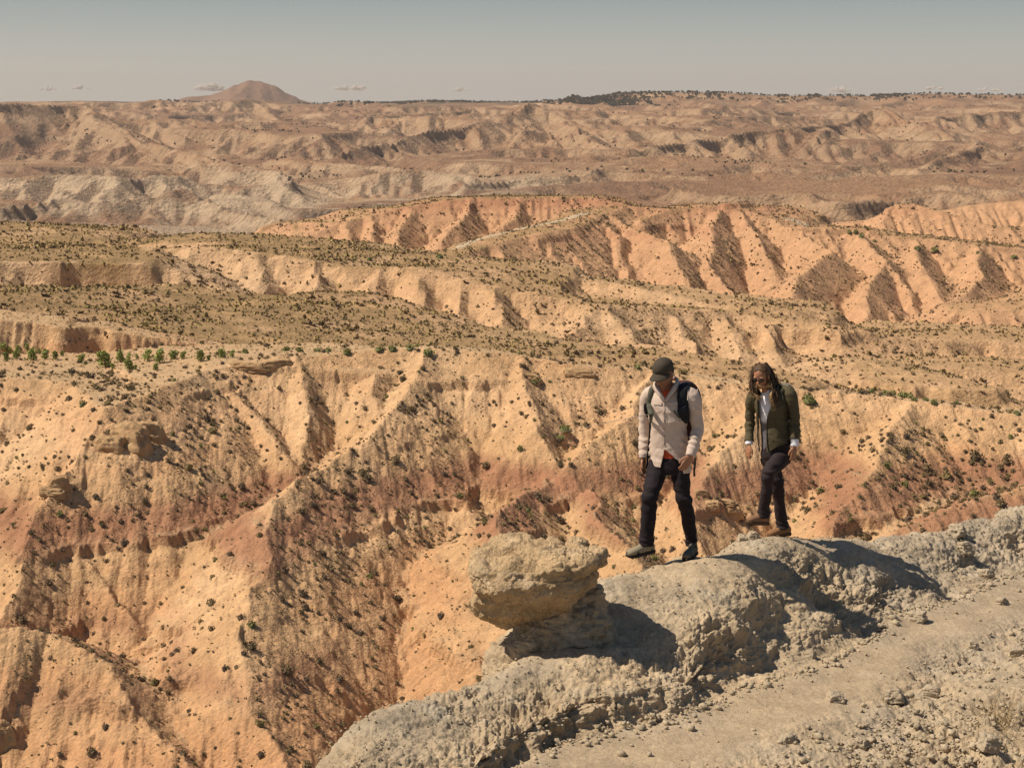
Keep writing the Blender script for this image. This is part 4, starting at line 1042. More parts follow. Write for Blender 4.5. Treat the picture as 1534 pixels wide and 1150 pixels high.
# ------------------------------------------------------------------ loose stones and dry growth on the grey ridge
def rock_mesh(name, seed, mat, flat=.7):
    bmx = bmesh.new(); bmesh.ops.create_icosphere(bmx, subdivisions=3, radius=.5)
    for v in bmx.verts:
        p = v.co; n = float(fbm3(np.array([p.x*2.2]), np.array([p.y*2.2]), np.array([p.z*2.2]), 3, seed, mode=1)[0])
        v.co = p*(1+.38*n); v.co.z *= flat
    for f in bmx.faces: f.smooth = True
    me = bpy.data.meshes.new(name); bmx.to_mesh(me); bmx.free(); me.materials.append(mat); return me
def build_debris(g):
    r = np.random.default_rng(15)
    deb = bpy.data.objects['ridge_ground']
    # height of the finished crust, read back from the mesh, binned
    n = len(deb.data.vertices); co = np.empty(n*3, np.float32); deb.data.vertices.foreach_get('co', co); co = co.reshape(-1, 3)
    B = .02; ix = ((co[:,0]+5)/B).astype(int); iy = ((co[:,1]-8)/B).astype(int); H = np.full((820, 950), -99., np.float32)
    np.maximum.at(H, (np.clip(ix,0,819), np.clip(iy,0,949)), co[:,2])
    def surf(x, y):
        i = np.clip(((x+5)/B).astype(int),1,818); j = np.clip(((y-8)/B).astype(int),1,948); h = np.max([H[i+a,j+b] for a in (-1,0,1) for b in (-1,0,1)], axis=0)
        return np.where(h < -90, g.sample(x, y), h)
    m = NT('marl_clods'); at = m.n('ShaderNodeAttribute', attribute_name='Col'); m.color(m.mix(.35, at.outputs['Color'], m.mix(m.noise(20, 4, .6, m.pos()), (.24,.19,.135), (.54,.42,.28))))
    m.bump(m.noise(60, 5, .7, m.pos()), .01, .8); m.b.inputs['Specular IOR Level'].default_value = .1; mm = m.m
    def pro(seed):
        bmx = bmesh.new(); bmesh.ops.create_cube(bmx, size=.8); bmesh.ops.subdivide_edges(bmx, edges=bmx.edges[:], cuts=1, use_grid_fill=True)
        rr = random.Random(seed)
        for v in bmx.verts: v.co = v.co.normalized()*rr.uniform(.26,.60); v.co.z *= .8
        bmx.verts.ensure_lookup_table(); V = np.array([v.co[:] for v in bmx.verts], np.float32); Fq = np.array([[v.index for v in f.verts] for f in bmx.faces], np.int32); bmx.free()
        return V, Fq, np.tile(np.array([[.44,.36,.25]], np.float32), (len(V), 1))
    protos = [pro(i) for i in range(6)]
    N_ = 150000; x = r.uniform(-2.5, 9, N_); y = r.uniform(9.8, 22, N_); side = g.sample(x, y, g.side)
    dens = .24*sstep(.9,1.8,side)*(.25+1.4*sstep(-.2,.3,fbm2(x/1.3,y/1.3,3,901))) + .5*np.exp(-((side-.02)/.13)**2) + .06*(side < 0) + .012
    k = (r.random(N_) < dens); x, y = x[k], y[k]; n = len(x); side = side[k]
    s = np.clip(r.lognormal(math.log(.019), .62, n), .008, np.where(side < -.1, .022, .085)); z = surf(x, y)
    scatter_mesh('rubble', protos, np.stack([x, y, z+s*.12, s, r.uniform(0,6.28,n), r.integers(0,6,n), r.uniform(.7,1.15,n)], 1), mm)
    print('rubble', n)
    # single stones large enough to point at
    sm = NT('stone'); sm.color(sm.mix(sm.noise(9, 5, .6, sm.objc()), (.30,.245,.175), (.50,.40,.28))); sm.bump(sm.noise(6, 8, .7, sm.objc()), .010, 1.); sm.b.inputs['Specular IOR Level'].default_value = .15
    rk = [block_mesh('stone', 50+i*3, sm.m) for i in range(5)]
    st = [(1252,1050,.10,'small pale stone on the rubble slope below the shadow tip'),(1340,1052,.12,'rounded clod on the lower slope right of the shadow tip'),(1372,930,.13,'pale flat stone on the trodden path beyond the shadow tip'),
          (1395,1040,.10,'grey clod half way down the right-hand rubble slope'),(1457,970,.09,'small stone in the grey gravel near the right edge'),(1520,980,.11,'grey stone at the right edge of the photo'),
          (1250,1048,.08,'little stone touching the small pale stone on the rubble slope'),(1480,1120,.12,'tan clod in the bottom right corner'),(1290,1120,.09,'tan clod on the bottom edge right of the path'),(1180,1110,.08,'small clod beside the lower end of the path'),
          (1330,795,.12,'dark lump on the ridge top right of the woman'),(1432,800,.16,'jagged grey rock on the far ridge above the gravel'),(1445,826,.14,'lower jagged rock on the far ridge'),(1478,862,.10,'small rock at the far bend of the path'),
          (1128,806,.09,'pale crumbly rock under the raised boot of the woman'),(1112,809,.08,'pale crumbly rock left of the raised boot of the woman'),(1215,985,.08,'stone at the foot of the wall by the shadow tip'),(1500,905,.09,'small stone on the gravel beyond the path bend')]
    for i, (a, b, w, lab) in enumerate(st):
        D = np.arange(10, 24, .03); x0, _, z0 = P(a, b, 1.); h = surf(x0*D, D); kk = np.nonzero(h >= z0*D)[0]
        if len(kk) == 0: continue
        d = D[kk[0]]+.02; o = bpy.data.objects.new('stone', rk[i % 5]); C.objects.link(o)
        o.location = (x0*d, d, float(surf(np.array([x0*d]), np.array([d]))[0])+w*.12); o.scale = (w*r.uniform(.9,1.3), w, w*.9); o.rotation_euler = (r.uniform(-.3,.3), r.uniform(-.3,.3), r.uniform(0,6.28))
        tag(o, lab, 'stone', 'loose stones on the grey ridge')
    # dead shrub at the right edge
    sh = NT('dry_twigs'); sh.color((.36,.26,.14)); rr = random.Random(4)
    D_ = np.arange(10, 18, .03); x0, _, z0 = P(1505, 1085, 1.); d_ = D_[np.nonzero(surf(x0*D_, D_) >= z0*D_)[0][0]]; q = (x0*d_, d_); zz = float(surf(np.array([q[0]]), np.array([q[1]]))[0])
    t = bpy.data.objects.new('dry_shrub', None); C.objects.link(t); t.location = (q[0], q[1], zz)
    def twigs(n, L, th, seed):
        rr = random.Random(seed); V = []; Fq = []
        def seg(a, b, ra, rb):
            d = (b-a).normalized(); u = d.orthogonal().normalized(); w = d.cross(u); k0 = len(V)
            for p, rad in ((a, ra), (b, rb)):
                for i in range(3): V.append(tuple(p+(u*math.cos(i*2.094)+w*math.sin(i*2.094))*rad))
            for i in range(3): Fq.append((k0+i, k0+(i+1)%3, k0+3+(i+1)%3, k0+3+i))
        for _ in range(n):
            a = rr.uniform(0,6.28); e = rr.uniform(.25,1.4); p = Vector((rr.gauss(0,.05), rr.gauss(0,.05), -.02)); d = Vector((math.cos(a)*math.cos(e), math.sin(a)*math.cos(e), math.sin(e)))
            l = L*rr.uniform(.5,1)/4
            for s_ in range(4):
                q2 = p+d*l; seg(p, q2, th*(1-s_*.2), th*(.8-s_*.2)); 
                if s_ > 0:
                    for _b in range(2):
                        d2 = (d+Vector((rr.gauss(0,.6), rr.gauss(0,.6), rr.gauss(.1,.5)))).normalized(); seg(q2, q2+d2*l*.9, th*.5, th*.15)
                p = q2; d = (d+Vector((rr.gauss(0,.22), rr.gauss(0,.22), rr.gauss(.02,.2)))).normalized()
        return V, Fq
    V, Fq = twigs(34, .34, .0035, 3); mesh_from('branches', V, Fq, sh.m, parent=t)
    tag(t, 'dry leafless shrub of thin tan twigs at the right edge on the gravel', 'shrub')
    # wisps of dead grass in the gravel
    V, Fq = twigs(14, .09, .0014, 9); V = np.array(V, np.float32); pr_ = (V, np.array(Fq, np.int32), np.tile(np.array([[.5,.38,.2]], np.float32), (len(V),1)))
    N_ = 1500; x = r.uniform(1, 8, N_); y = r.uniform(10., 18, N_); side = g.sample(x, y, g.side); k = r.random(N_) < .3*sstep(1.2,2.2,side)*(fbm2(x/1.1,y/1.1,2,911) > .05); x, y = x[k], y[k]; n = len(x)
    scatter_mesh('dry_grass', [pr_], np.stack([x, y, surf(x, y), r.uniform(.5,1.2,n), r.uniform(0,6.28,n), np.zeros(n), np.ones(n)], 1), mat_leaf('dead_grass'))
    return surf
# ------------------------------------------------------------------ clouds far beyond the skyline
def build_clouds():
    m = bpy.data.materials.new('cloud'); m.use_nodes = True; t = m.node_tree; t.nodes.clear()
    o = t.nodes.new('ShaderNodeOutputMaterial'); d = t.nodes.new('ShaderNodeBsdfDiffuse'); d.inputs[0].default_value = (.80,.70,.62,1); tr = t.nodes.new('ShaderNodeBsdfTransparent')
    lw = t.nodes.new('ShaderNodeLayerWeight'); lw.inputs['Blend'].default_value = .35; mr = t.nodes.new('ShaderNodeMapRange'); t.links.new(lw.outputs['Facing'], mr.inputs['Value'])
    for n_, v in (('From Min',0.),('From Max',.85),('To Min',.36),('To Max',0.)): mr.inputs[n_].default_value = v
    mx = t.nodes.new('ShaderNodeMixShader'); t.links.new(mr.outputs[0], mx.inputs[0]); t.links.new(tr.outputs[0], mx.inputs[1]); t.links.new(d.outputs[0], mx.inputs[2]); t.links.new(mx.outputs[0], o.inputs['Surface'])
    r = random.Random(3); D = 38000; bmx = bmesh.new()
    for px, py, w, h in ((312,131,52,14),(526,131,42,13),(1257,134,30,14),(1400,131,26,10),(70,133,22,8),(123,131,26,9),(690,134,26,8),(1482,134,30,8)):
        for k in range(int(4+w/5)):
            t_ = r.uniform(-.5,.5); hh = h*(1-abs(t_)*1.2)*r.uniform(.45,1)
            x, y, z = P(px+t_*w, py+h*.35-hh*.45, D)
            mt = Matrix.Translation((x, y+r.uniform(-200,200), z)) @ Matrix.Diagonal((w/F*D*r.uniform(.10,.2), w/F*D*.15, hh/F*D*.6, 1))
            bmesh.ops.create_icosphere(bmx, subdivisions=3, radius=1, matrix=mt)
    for f in bmx.faces: f.smooth = True
    me = bpy.data.meshes.new('clouds'); bmx.to_mesh(me); bmx.free(); me.materials.append(m)
    ob = bpy.data.objects.new('clouds', me); C.objects.link(ob)
    tag(ob, kind='stuff')
# ------------------------------------------------------------------ the two walkers
from mathutils.bvhtree import BVHTree
def catmull(pts, n):
    pts = [np.array(p, float) for p in pts]; pts = [2*pts[0]-pts[1]] + pts + [2*pts[-1]-pts[-2]]; out = []
    for i in range(1, len(pts)-2):
        a, b, c, d = pts[i-1:i+3]
        for k in range(n):
            t = k/n; out.append(.5*((2*b)+(-a+c)*t+(2*a-5*b+4*c-d)*t*t+(-a+3*b-3*c+d)*t**3))
    out.append(pts[-2]); return out
def tube(bmx, pts, rad, wide=None, n=16, sub=5, cap=True):
    """pts: joints; rad: (across, deep) per joint; wide: the across direction"""
    q = catmull([list(p)+list(r if isinstance(r, tuple) else (r, r)) for p, r in zip(pts, rad)], sub)
    rings = []; wv = Vector(wide) if wide is not None else None; last = None
    for i, v in enumerate(q):
        p = Vector(v[:3]); a = Vector(q[min(i+1, len(q)-1)][:3]); b = Vector(q[max(i-1, 0)][:3]); d = (a-b)
        d = d.normalized() if d.length > 1e-9 else Vector((0,0,1))
        if wv is not None: u = (wv-d*wv.dot(d))
        else: u = (last-d*last.dot(d)) if last is not None else d.orthogonal()
        u = u.normalized() if u.length > 1e-6 else d.orthogonal().normalized(); last = u; w = d.cross(u)
        rings.append([bmx.verts.new(p+u*math.cos(k*2*math.pi/n)*max(v[3], 1e-4)+w*math.sin(k*2*math.pi/n)*max(v[4], 1e-4)) for k in range(n)])
    for r0, r1 in zip(rings[:-1], rings[1:]):
        for k in range(n): bmx.faces.new((r0[k], r0[(k+1)%n], r1[(k+1)%n], r1[k]))
    if cap:
        bmx.faces.new(rings[0][::-1]); bmx.faces.new(rings[-1])
def ball(bmx, c, r, axes=None, sub=3):
    M_ = Matrix.Identity(4)
    if axes is not None:
        for i, a in enumerate(axes): M_.col[i][:3] = Vector(a).normalized()
    M_ = Matrix.Translation(Vector(c)) @ M_ @ Matrix.Diagonal((*r, 1))
    bmesh.ops.create_icosphere(bmx, subdivisions=sub, radius=1, matrix=M_)
def skinned(name, bmx, voxel, mat, parent=None, smooth=4, disp=None, cut=None, thick=0., origin=(0,0,0), fac=.5):
    me = bpy.data.meshes.new(name); bmesh.ops.recalc_face_normals(bmx, faces=bmx.faces[:]); bmx.to_mesh(me); bmx.free()
    o = bpy.data.objects.new(name, me); C.objects.link(o)
    m = o.modifiers.new('r', 'REMESH'); m.mode = 'VOXEL'; m.voxel_size = voxel
    s = o.modifiers.new('s', 'SMOOTH'); s.iterations = smooth; s.factor = fac
    dg = bpy.context.evaluated_depsgraph_get(); me2 = bpy.data.meshes.new_from_object(o.evaluated_get(dg)); o.modifiers.clear(); o.data = me2; bpy.data.meshes.remove(me)
    me2.name = name
    n = len(me2.vertices); co = np.empty(n*3, np.float32); me2.vertices.foreach_get('co', co); co = co.reshape(-1, 3)
    no = np.empty(n*3, np.float32); me2.vertices.foreach_get('normal', no); no = no.reshape(-1, 3)
    if disp is not None: co = co + no*disp(co, no)[:, None]; me2.vertices.foreach_set('co', co.ravel())
    if cut is not None:
        b2 = bmesh.new(); b2.from_mesh(me2); kill = cut(co, no); b2.verts.ensure_lookup_table()
        bmesh.ops.delete(b2, geom=[b2.verts[i] for i in np.nonzero(kill)[0]], context='VERTS')
        if thick:
            b2.normal_update(); fs = b2.faces[:]; bmesh.ops.solidify(b2, geom=fs, thickness=thick)
        b2.to_mesh(me2); b2.free()
    me2.polygons.foreach_set('use_smooth', np.ones(len(me2.polygons), bool))
    me2.transform(Matrix.Translation(-Vector(origin))); me2.update()
    me2.materials.clear(); me2.materials.append(mat)
    if parent is not None: o.parent = parent
    else: o.location = origin
    return o
def cloth_mat(name, c, c2=None, scale=3., rough=.85, weave=900, bumpd=.004, fold=.02):
    m = NT(name); p = m.objc(); c2 = c2 or tuple(x*.8 for x in c)
    m.color(m.mix(m.map(m.noise(scale, 5, .6, p), .35, .65, 0, 1), c, c2))
    m.b.inputs['Roughness'].default_value = rough; m.b.inputs['Sheen Weight'].default_value = .0; m.b.inputs['Specular IOR Level'].default_value = .2
    n = m.bump(m.noise(6, 2, .45, p, .8), fold*.45, .6)
    m.bump(m.noise(weave/10, 2, .5, p), bumpd, .5, n)
    return m.m
def skin_mat(name, c):
    m = NT(name); m.color(m.mix(m.map(m.noise(14, 4, .6, m.objc()), .35, .65, 0, 1), c, tuple(x*.82 for x in c)))
    m.b.inputs['Roughness'].default_value = .5; m.b.inputs['Specular IOR Level'].default_value = .4; m.b.inputs['Subsurface Weight'].default_value = .06; m.b.inputs['Subsurface Scale'].default_value = .01
    m.bump(m.noise(90, 3, .6, m.objc()), .0015, .5); return m.m
def plain(name, c, rough=.6, spec=.4, bumpd=0., metal=0.):
    m = NT(name); m.color(m.mix(m.noise(20, 4, .6, m.objc()), c, tuple(x*.75 for x in c))); m.b.inputs['Roughness'].default_value = rough; m.b.inputs['Specular IOR Level'].default_value = spec; m.b.inputs['Metallic'].default_value = metal
    if bumpd: m.bump(m.noise(120, 4, .6, m.objc()), bumpd, .7)
    return m.m
def boot_mat(name, c, c2):
    m = NT(name); q = m.objc(); k = m.map(m.voro(26, vec=q), .30, .42, 0, 1); m.color(m.mix(k, c, c2)); m.b.inputs['Roughness'].default_value = .8; m.b.inputs['Specular IOR Level'].default_value = .2
    m.bump(m.noise(110, 4, .6, q), .003, .7); return m.m
def pixels(co):
    return proj(co[:,0], co[:,1], co[:,2])
def inside(poly, x, y):
    r_ = np.zeros(len(x), bool); n = len(poly)
    for i in range(n):
        (x0,y0),(x1,y1) = poly[i], poly[(i+1)%n]
        c = ((y0 > y) != (y1 > y)) & (x < (x1-x0)*(y-y0)/((y1-y0)+1e-12)+x0); r_ ^= c
    return r_
def V3(t): return Vector(t)
def hand(bmx, wrist, palm, tip, back, thumb_side, s=1., curl=.5):
    """palm and five separate bent fingers; back = direction the back of the hand faces"""
    w, t = V3(wrist), V3(tip); d = (t-w).normalized(); b = V3(back); b = (b-d*b.dot(d)).normalized(); a = d.cross(b).normalized()
    if a.dot(V3(thumb_side)) < 0: a = -a
    k = w+d*.085*s                                    # knuckles
    tube(bmx, [w-d*.02, w+d*.015, w+d*.05*s, k+d*.004], [(.026*s,.020*s),(.030*s,.019*s),(.040*s,.017*s),(.037*s,.013*s)], a, 14, 3)
    for i, (off, ln, r_) in enumerate(((.030,.072,.0088),(.010,.080,.0092),(-.011,.074,.0088),(-.030,.058,.0078))):
        cl = curl*(1+.18*i)
        q0 = k+a*off*s - d*.012; d1 = (d - b*.25*cl + a*(off*.8)).normalized(); q1 = q0+d1*ln*.52*s
        d2 = (d - b*1.0*cl).normalized(); q2 = q1+d2*ln*.32*s; d3 = (d*.7 - b*1.6*cl).normalized(); q3 = q2+d3*ln*.26*s
        tube(bmx, [q0, q1, q2, q3], [r_*1.1*s, r_*s, r_*.92*s, r_*.7*s], a, 10, 3)
    q0 = w+a*.022*s+d*.022*s; q1 = q0+(a*.55+d*.75-b*.25).normalized()*.040*s; q2 = q1+(d*.95+a*.1-b*.35).normalized()*.030*s; q3 = q2+(d-b*.3-a*.15).normalized()*.024*s
    tube(bmx, [q0, q1, q2, q3], [.0135*s, .0115*s, .0105*s, .0075*s], a, 10, 3)
def head(bmx, c, f, up, s=1.):
    """skull, jaw, nose, brow, lips, ears; c = middle of the head, f = way the face looks"""
    c, f, up = V3(c), V3(f).normalized(), V3(up); up = (up-f*up.dot(f)).normalized(); r_ = f.cross(up).normalized(); ax = (r_, f, up)
    def at(x, y, z): return c+(r_*x+f*y+up*z)*s
    def el(x, y, z, rx, ry, rz, sub=2): ball(bmx, at(x, y, z), (rx*s, ry*s, rz*s), ax, sub)
    el(0,-.012,.030,.076,.094,.086,3); el(0,.022,-.030,.058,.066,.078,3); el(0,.040,-.082,.034,.040,.032,2); el(0,.058,-.094,.018,.018,.016)
    for sx in (-1, 1):
        el(.040*sx,.045,-.022,.026,.030,.026); el(.079*sx,-.004,-.006,.009,.020,.032); el(.033*sx,.020,-.070,.020,.045,.020)
        el(.030*sx,.072,.028,.026,.014,.010)
    tube(bmx, [at(0,.078,.018), at(0,.094,-.006), at(0,.108,-.026), at(0,.090,-.036)], [.010*s,.011*s,.015*s,.010*s], r_, 10, 3)
    el(0,.086,-.054,.023,.012,.0065); el(0,.084,-.064,.020,.012,.0075)
    return at
def boot(name, toe, heel, sole_z, ankle, mats, parent, origin, s=1., L=.29, high=.11, pitch=0., lace=True):
    """walking boot: upper, sole and laces; toe and heel are points at sole level"""
    t, h = V3(toe), V3(heel); f = (t-h).normalized(); wd = f.cross(Vector((0,0,1))).normalized(); up = wd.cross(f).normalized()
    if up.z < 0: up = -up
    def at(a, b, c): return h+f*a*L+up*b+wd*c
    bmx = bmesh.new()
    tube(bmx, [at(.02,.045,0), at(.15,.05,0), at(.42,.052,0), at(.70,.046,0), at(.90,.040,0), at(.985,.034,0)], [(.030,.036),(.036,.044),(.039,.045),(.047,.036),(.043,.029),(.022,.018)], wd, 18, 4)
    a = V3(ankle); tube(bmx, [at(.20,.05,0), at(.22,.085,0), at(.22,.085,0)*.35+a*.65, a], [(.036,.050),(.038,.048),(.040,.046),(.043,.048)], wd, 16, 3)
    tube(bmx, [at(.30,.085,0), at(.45,.085,0), at(.60,.068,0)], [(.024,.022),(.026,.020),(.022,.016)], wd, 12, 3)
    up_ = skinned(name, bmx, .006, mats[0], parent, 3, origin=origin)
    bmx = bmesh.new(); q = []
    prof = [(0,.026),(.04,.034),(.2,.038),(.42,.036),(.62,.046),(.8,.049),(.93,.040),(1.0,.022)]
    for (x_, w_) in prof:
        q.append([at(x_,.000+.012*max(0,x_-.85)/.15,-w_), at(x_,.000+.012*max(0,x_-.85)/.15,w_), at(x_,.026+.006*max(0,x_-.8),w_*1.02), at(x_,.026+.006*max(0,x_-.8),-w_*1.02)])
    rr = [[bmx.verts.new(p) for p in r0] for r0 in q]
    for r0, r1 in zip(rr[:-1], rr[1:]):
        for k in range(4): bmx.faces.new((r0[k], r0[(k+1)%4], r1[(k+1)%4], r1[k]))
    bmx.faces.new(rr[0][::-1]); bmx.faces.new(rr[-1])
    for k in range(9):                                # tread lugs
        x_ = .06+k*.1; w_ = np.interp(x_, [p[0] for p in prof], [p[1] for p in prof])*.9
        mt = Matrix.Translation(at(x_,-.003,0)) @ Matrix((wd, f, up)).transposed().to_4x4() @ Matrix.Diagonal((w_*2, .016, .010, 1))
        bmesh.ops.create_cube(bmx, size=1, matrix=mt)
    me = bpy.data.meshes.new('sole'); bmesh.ops.recalc_face_normals(bmx, faces=bmx.faces[:]); bmesh.ops.bevel(bmx, geom=bmx.edges[:], offset=.0022, segments=1, affect='EDGES'); bmx.to_mesh(me); bmx.free(); me.transform(Matrix.Translation(-Vector(origin))); me.materials.append(mats[1])
    so = bpy.data.objects.new('sole', me); C.objects.link(so); so.parent = up_
    if lace:
        bmx = bmesh.new()
        for k in range(5):
            x_ = .36+k*.065; z_ = .108-.011*k
            tube(bmx, [at(x_,z_-.012,-.026), at(x_+.02,z_+.001,0), at(x_+.005,z_-.012,.026)], [.0028]*3, None, 6, 2)
            tube(bmx, [at(x_+.03,z_-.014,-.026), at(x_+.01,z_+.001,0), at(x_+.03,z_-.014,.026)], [.0028]*3, None, 6, 2)
        me = bpy.data.meshes.new('laces'); bmx.to_mesh(me); bmx.free(); me.transform(Matrix.Translation(-Vector(origin))); me.materials.append(mats[2]); me.polygons.foreach_set('use_smooth', np.ones(len(me.polygons), bool))
        so = bpy.data.objects.new('laces', me); C.objects.link(so); so.parent = up_
    return up_
class Surf:
    """finds points on a finished garment under a place in the crop, to lay straps and trim on it"""
    def __init__(s, o, origin, crop):
        me = o.data; s.o = Vector(origin); s.b = BVHTree.FromPolygons([tuple(v.co+s.o) for v in me.vertices], [tuple(p.vertices) for p in me.polygons]); s.crop = crop
    def at(s, cx, cy, off=.004, D=15.):
        p = Vector(s.crop(cx, cy, 0)); d = p.normalized(); h = s.b.ray_cast(Vector((0,0,0)), d)
        if h[0] is None: 
            h = s.b.find_nearest(p)
        return h[0] + (h[1] if h[1].dot(d) < 0 else -h[1])*off
def strip(name, pts, w, t, mat, parent, origin, wide=None, voxel=None, n=8, sub=4):
    bmx = bmesh.new(); tube(bmx, pts, [(w, t)]*len(pts) if not isinstance(w, list) else [(a, t) for a in w], wide, n, sub)
    me = bpy.data.meshes.new(name); bmx.to_mesh(me); bmx.free(); me.transform(Matrix.Translation(-Vector(origin))); me.materials.append(mat)
    me.polygons.foreach_set('use_smooth', np.ones(len(me.polygons), bool))
    o = bpy.data.objects.new(name, me); C.objects.link(o); o.parent = parent
    if parent is None: o.location = origin
    return o
def limbdisp(amp, seed, ring=None):
    """cloth folds: soft noise plus bunched rings where the sleeve or leg is pushed together"""
    def f(co, no):
        x, y, z = co.T
        d = amp*.9*fbm3(x*6.5, y*6.5, z*9, 2, seed, gain=.35, mode=1) + amp*.12*fbm3(x*22, y*22, z*30, 2, seed+3)
        for (c, axis, r_, a, fr) in (ring or ()):
            c = np.array(c); ax = np.array(axis); q = co-c; t = q@ax; rad = np.linalg.norm(q-t[:,None]*ax, axis=1)
            w = np.exp(-(t/r_)**2)*(rad < .13)
            d = d + a*w*np.sin(t*fr+3*fbm3(x*11, y*11, z*11, 2, seed+7)*1.3)
        return d
    return f
def build_man():
    def j(cx, cy, dy=0.): return P(920+cx/3.284, 510+cy/3.284, 15.02+dy)
    O = j(378, 1075, 0)
    O = (O[0], O[1], O[2])
    f = Vector((-.50,-.86,0)).normalized(); lf = Vector((.86,-.50,0)).normalized()
    skin = skin_mat('tanned_skin', (.33,.155,.085))
    hc = Vector(j(246,163,-.05)); ff = (Vector((-.62,-.72,-.42))).normalized()
    # body, one skin from crown to ankles
    b = bmesh.new()
    head(b, hc, ff, (0,.0,1), 1.02)
    tube(b, [j(262,235,.02), j(256,215,0), hc+Vector((.012,.02,-.03))], [(.085,.07),(.060,.060),(.056,.06)], lf, 16, 4)
    tube(b, [j(268,600,.02), j(268,540,.02), j(266,460,.01), j(265,380,0), j(268,310,0), j(268,262,.01), j(264,236,.02)], [(.15,.11),(.145,.105),(.135,.10),(.155,.115),(.165,.115),(.155,.09),(.08,.07)], lf, 20, 4)
    LA = [j(352,262,-.07), j(380,275,-.10), j(398,350,-.09), j(410,425,-.07), j(396,500,-.14), j(376,566,-.20)]
    RA = [j(196,262,.08), j(172,275,.10), j(158,350,.14), j(152,430,.16), j(149,510,.13), j(147,574,.09)]
    for A in (LA, RA): tube(b, A, [.05,.056,.048,.042,.036,.028], None, 14, 4)
    LL = [j(322,610,-.03), j(328,680,-.05), j(342,785,-.08), j(366,900,.02), j(376,1000,.05)]
    RL = [j(222,610,.05), j(196,690,-.06), j(175,768,-.17), j(168,880,-.14), j(160,1000,-.14)]
    for A in (LL, RL): tube(b, A, [.074,.062,.040,.042,.036], None, 16, 4)
    hand(b, LA[-1], None or j(355,600,-.22), j(330,650,-.24), (.55,-.75,.3), (-1,-.2,0), 1.03, .42)
    hand(b, RA[-1], j(142,600,.08), j(138,655,.07), (-.7,.5,.2), (.3,-1,0), 1.0, .4)
    body = skinned('person', b, .0055, skin, None, 3, origin=O)
    tag(body, 'man in cap and light shirt walking along the grey ridge looking down', 'person')
    # orange shirt under the pale one
    b = bmesh.new()
    TC = [j(268,650,.02), j(268,600,.02), j(268,540,.02), j(266,460,.01), j(265,380,0), j(268,310,0), j(268,262,.01), j(262,236,.02), j(258,222,.01)]
    tube(b, TC, [(.15,.118),(.158,.122),(.152,.118),(.146,.112),(.166,.126),(.176,.124),(.165,.098),(.088,.078),(.066,.066)], lf, 24, 4)
    und = skinned('undershirt', b, .008, cloth_mat('orange_knit', (.62,.10,.035)), body, 3, origin=O, disp=limbdisp(.004, 5), cut=lambda co, no: co[:,2] < j(0,592)[2], thick=.002)
    # pale shirt: torso, sleeves, collar
    b = bmesh.new()
    tube(b, [j(272,640,.02), j(272,600,.02), j(270,540,.02), j(268,460,.01), j(267,380,0), j(268,310,0), j(268,268,.01), j(266,240,.02), j(262,222,.015)], [(.214,.155),(.200,.147),(.180,.136),(.165,.126),(.176,.137),(.184,.134),(.178,.106),(.100,.090),(.076,.076)], lf, 28, 5)
    tube(b, [j(330,258,-.05)]+LA[1:], [(.07,.07),(.070,.066),(.062,.059),(.055,.053),(.049,.047),(.043,.041)], None, 18, 5)
    tube(b, [j(215,258,.05)]+RA[1:], [(.07,.07),(.070,.068),(.062,.060),(.056,.054),(.050,.048),(.044,.042)], None, 18, 5)
    def cut(co, no):
        px, py = pixels(co); cx, cy = (px-920)*3.284, (py-510)*3.284
        front = (no[:,0]*-.5+no[:,1]*-.86) > .05
        k = inside([(212,205),(292,180),(296,215),(262,262),(248,296),(232,268),(214,232)], cx, cy) & front
        k |= inside([(250,538),(228,632),(246,660),(345,660),(322,600),(288,572)], cx, cy) & front
        hem = np.interp(cx, [140,160,200,240,300,335,365,400], [590,606,622,632,596,606,598,588])
        k |= (cy > hem) & (np.abs(cx-270) < 105) & front & (cx < 340)
        k |= (cy > 604) & ~front & (np.abs(cx-275) < 150)
        k |= (cy > 608) & (cx > 330) & (cx < 420) & (py < 900) & (no[:,2] < -.6)
        k |= (co[:,2] > j(0,228,.0)[2]+.035)
        for A in (LA, RA):
            a = np.array(A[-1]); ax = np.array(A[-1])-np.array(A[-2]); ax /= np.linalg.norm(ax); t = (co-a)@ax
            k |= (t > -.004) & (np.linalg.norm(co-a, axis=1) < .10)
        return k
    e1 = np.array(LA[-1])-np.array(LA[-3]); e1 /= np.linalg.norm(e1); e2 = np.array(RA[-1])-np.array(RA[-3]); e2 /= np.linalg.norm(e2)
    shirt_m = cloth_mat('pale_shirt_cloth', (.56,.445,.37), (.49,.385,.315), 4., fold=.03)
    shirt = skinned('shirt', b, .0075, shirt_m, body, 3, origin=O, cut=cut, thick=.003,
                    disp=limbdisp(.009, 15, [(LA[4], e1, .10, .006, 105), (RA[4], e2, .10, .005, 100), (LA[2], e1, .07, .003, 90), (j(268,560), (0,0,1), .10, .003, 60)]))
    S = Surf(shirt, O, j)
    for (a, bb) in (((212,208),(246,290)), ((292,196),(252,292))):       # collar wings
        pass
    def patch(name, poly, off, mat, parent, th=.004, n=7):
        """a cut piece of cloth laid on the garment: outline in the crop, draped by ray"""
        bx = bmesh.new(); cx = sum(p[0] for p in poly)/len(poly); cy = sum(p[1] for p in poly)/len(poly); rings = []
        dense = []
        for (x0,y0),(x1,y1) in zip(poly, poly[1:]+poly[:1]):
            for k in range(5): dense.append((x0+(x1-x0)*k/5, y0+(y1-y0)*k/5))
        for k in range(1, n+1):
            q = k/n; rings.append([bx.verts.new(S_.at(cx+(x_-cx)*q, cy+(y_-cy)*q, off)) for x_, y_ in dense])
        c0 = bx.verts.new(S_.at(cx, cy, off)); m_ = len(dense)
        for k in range(m_): bx.faces.new((c0, rings[0][k], rings[0][(k+1)%m_]))
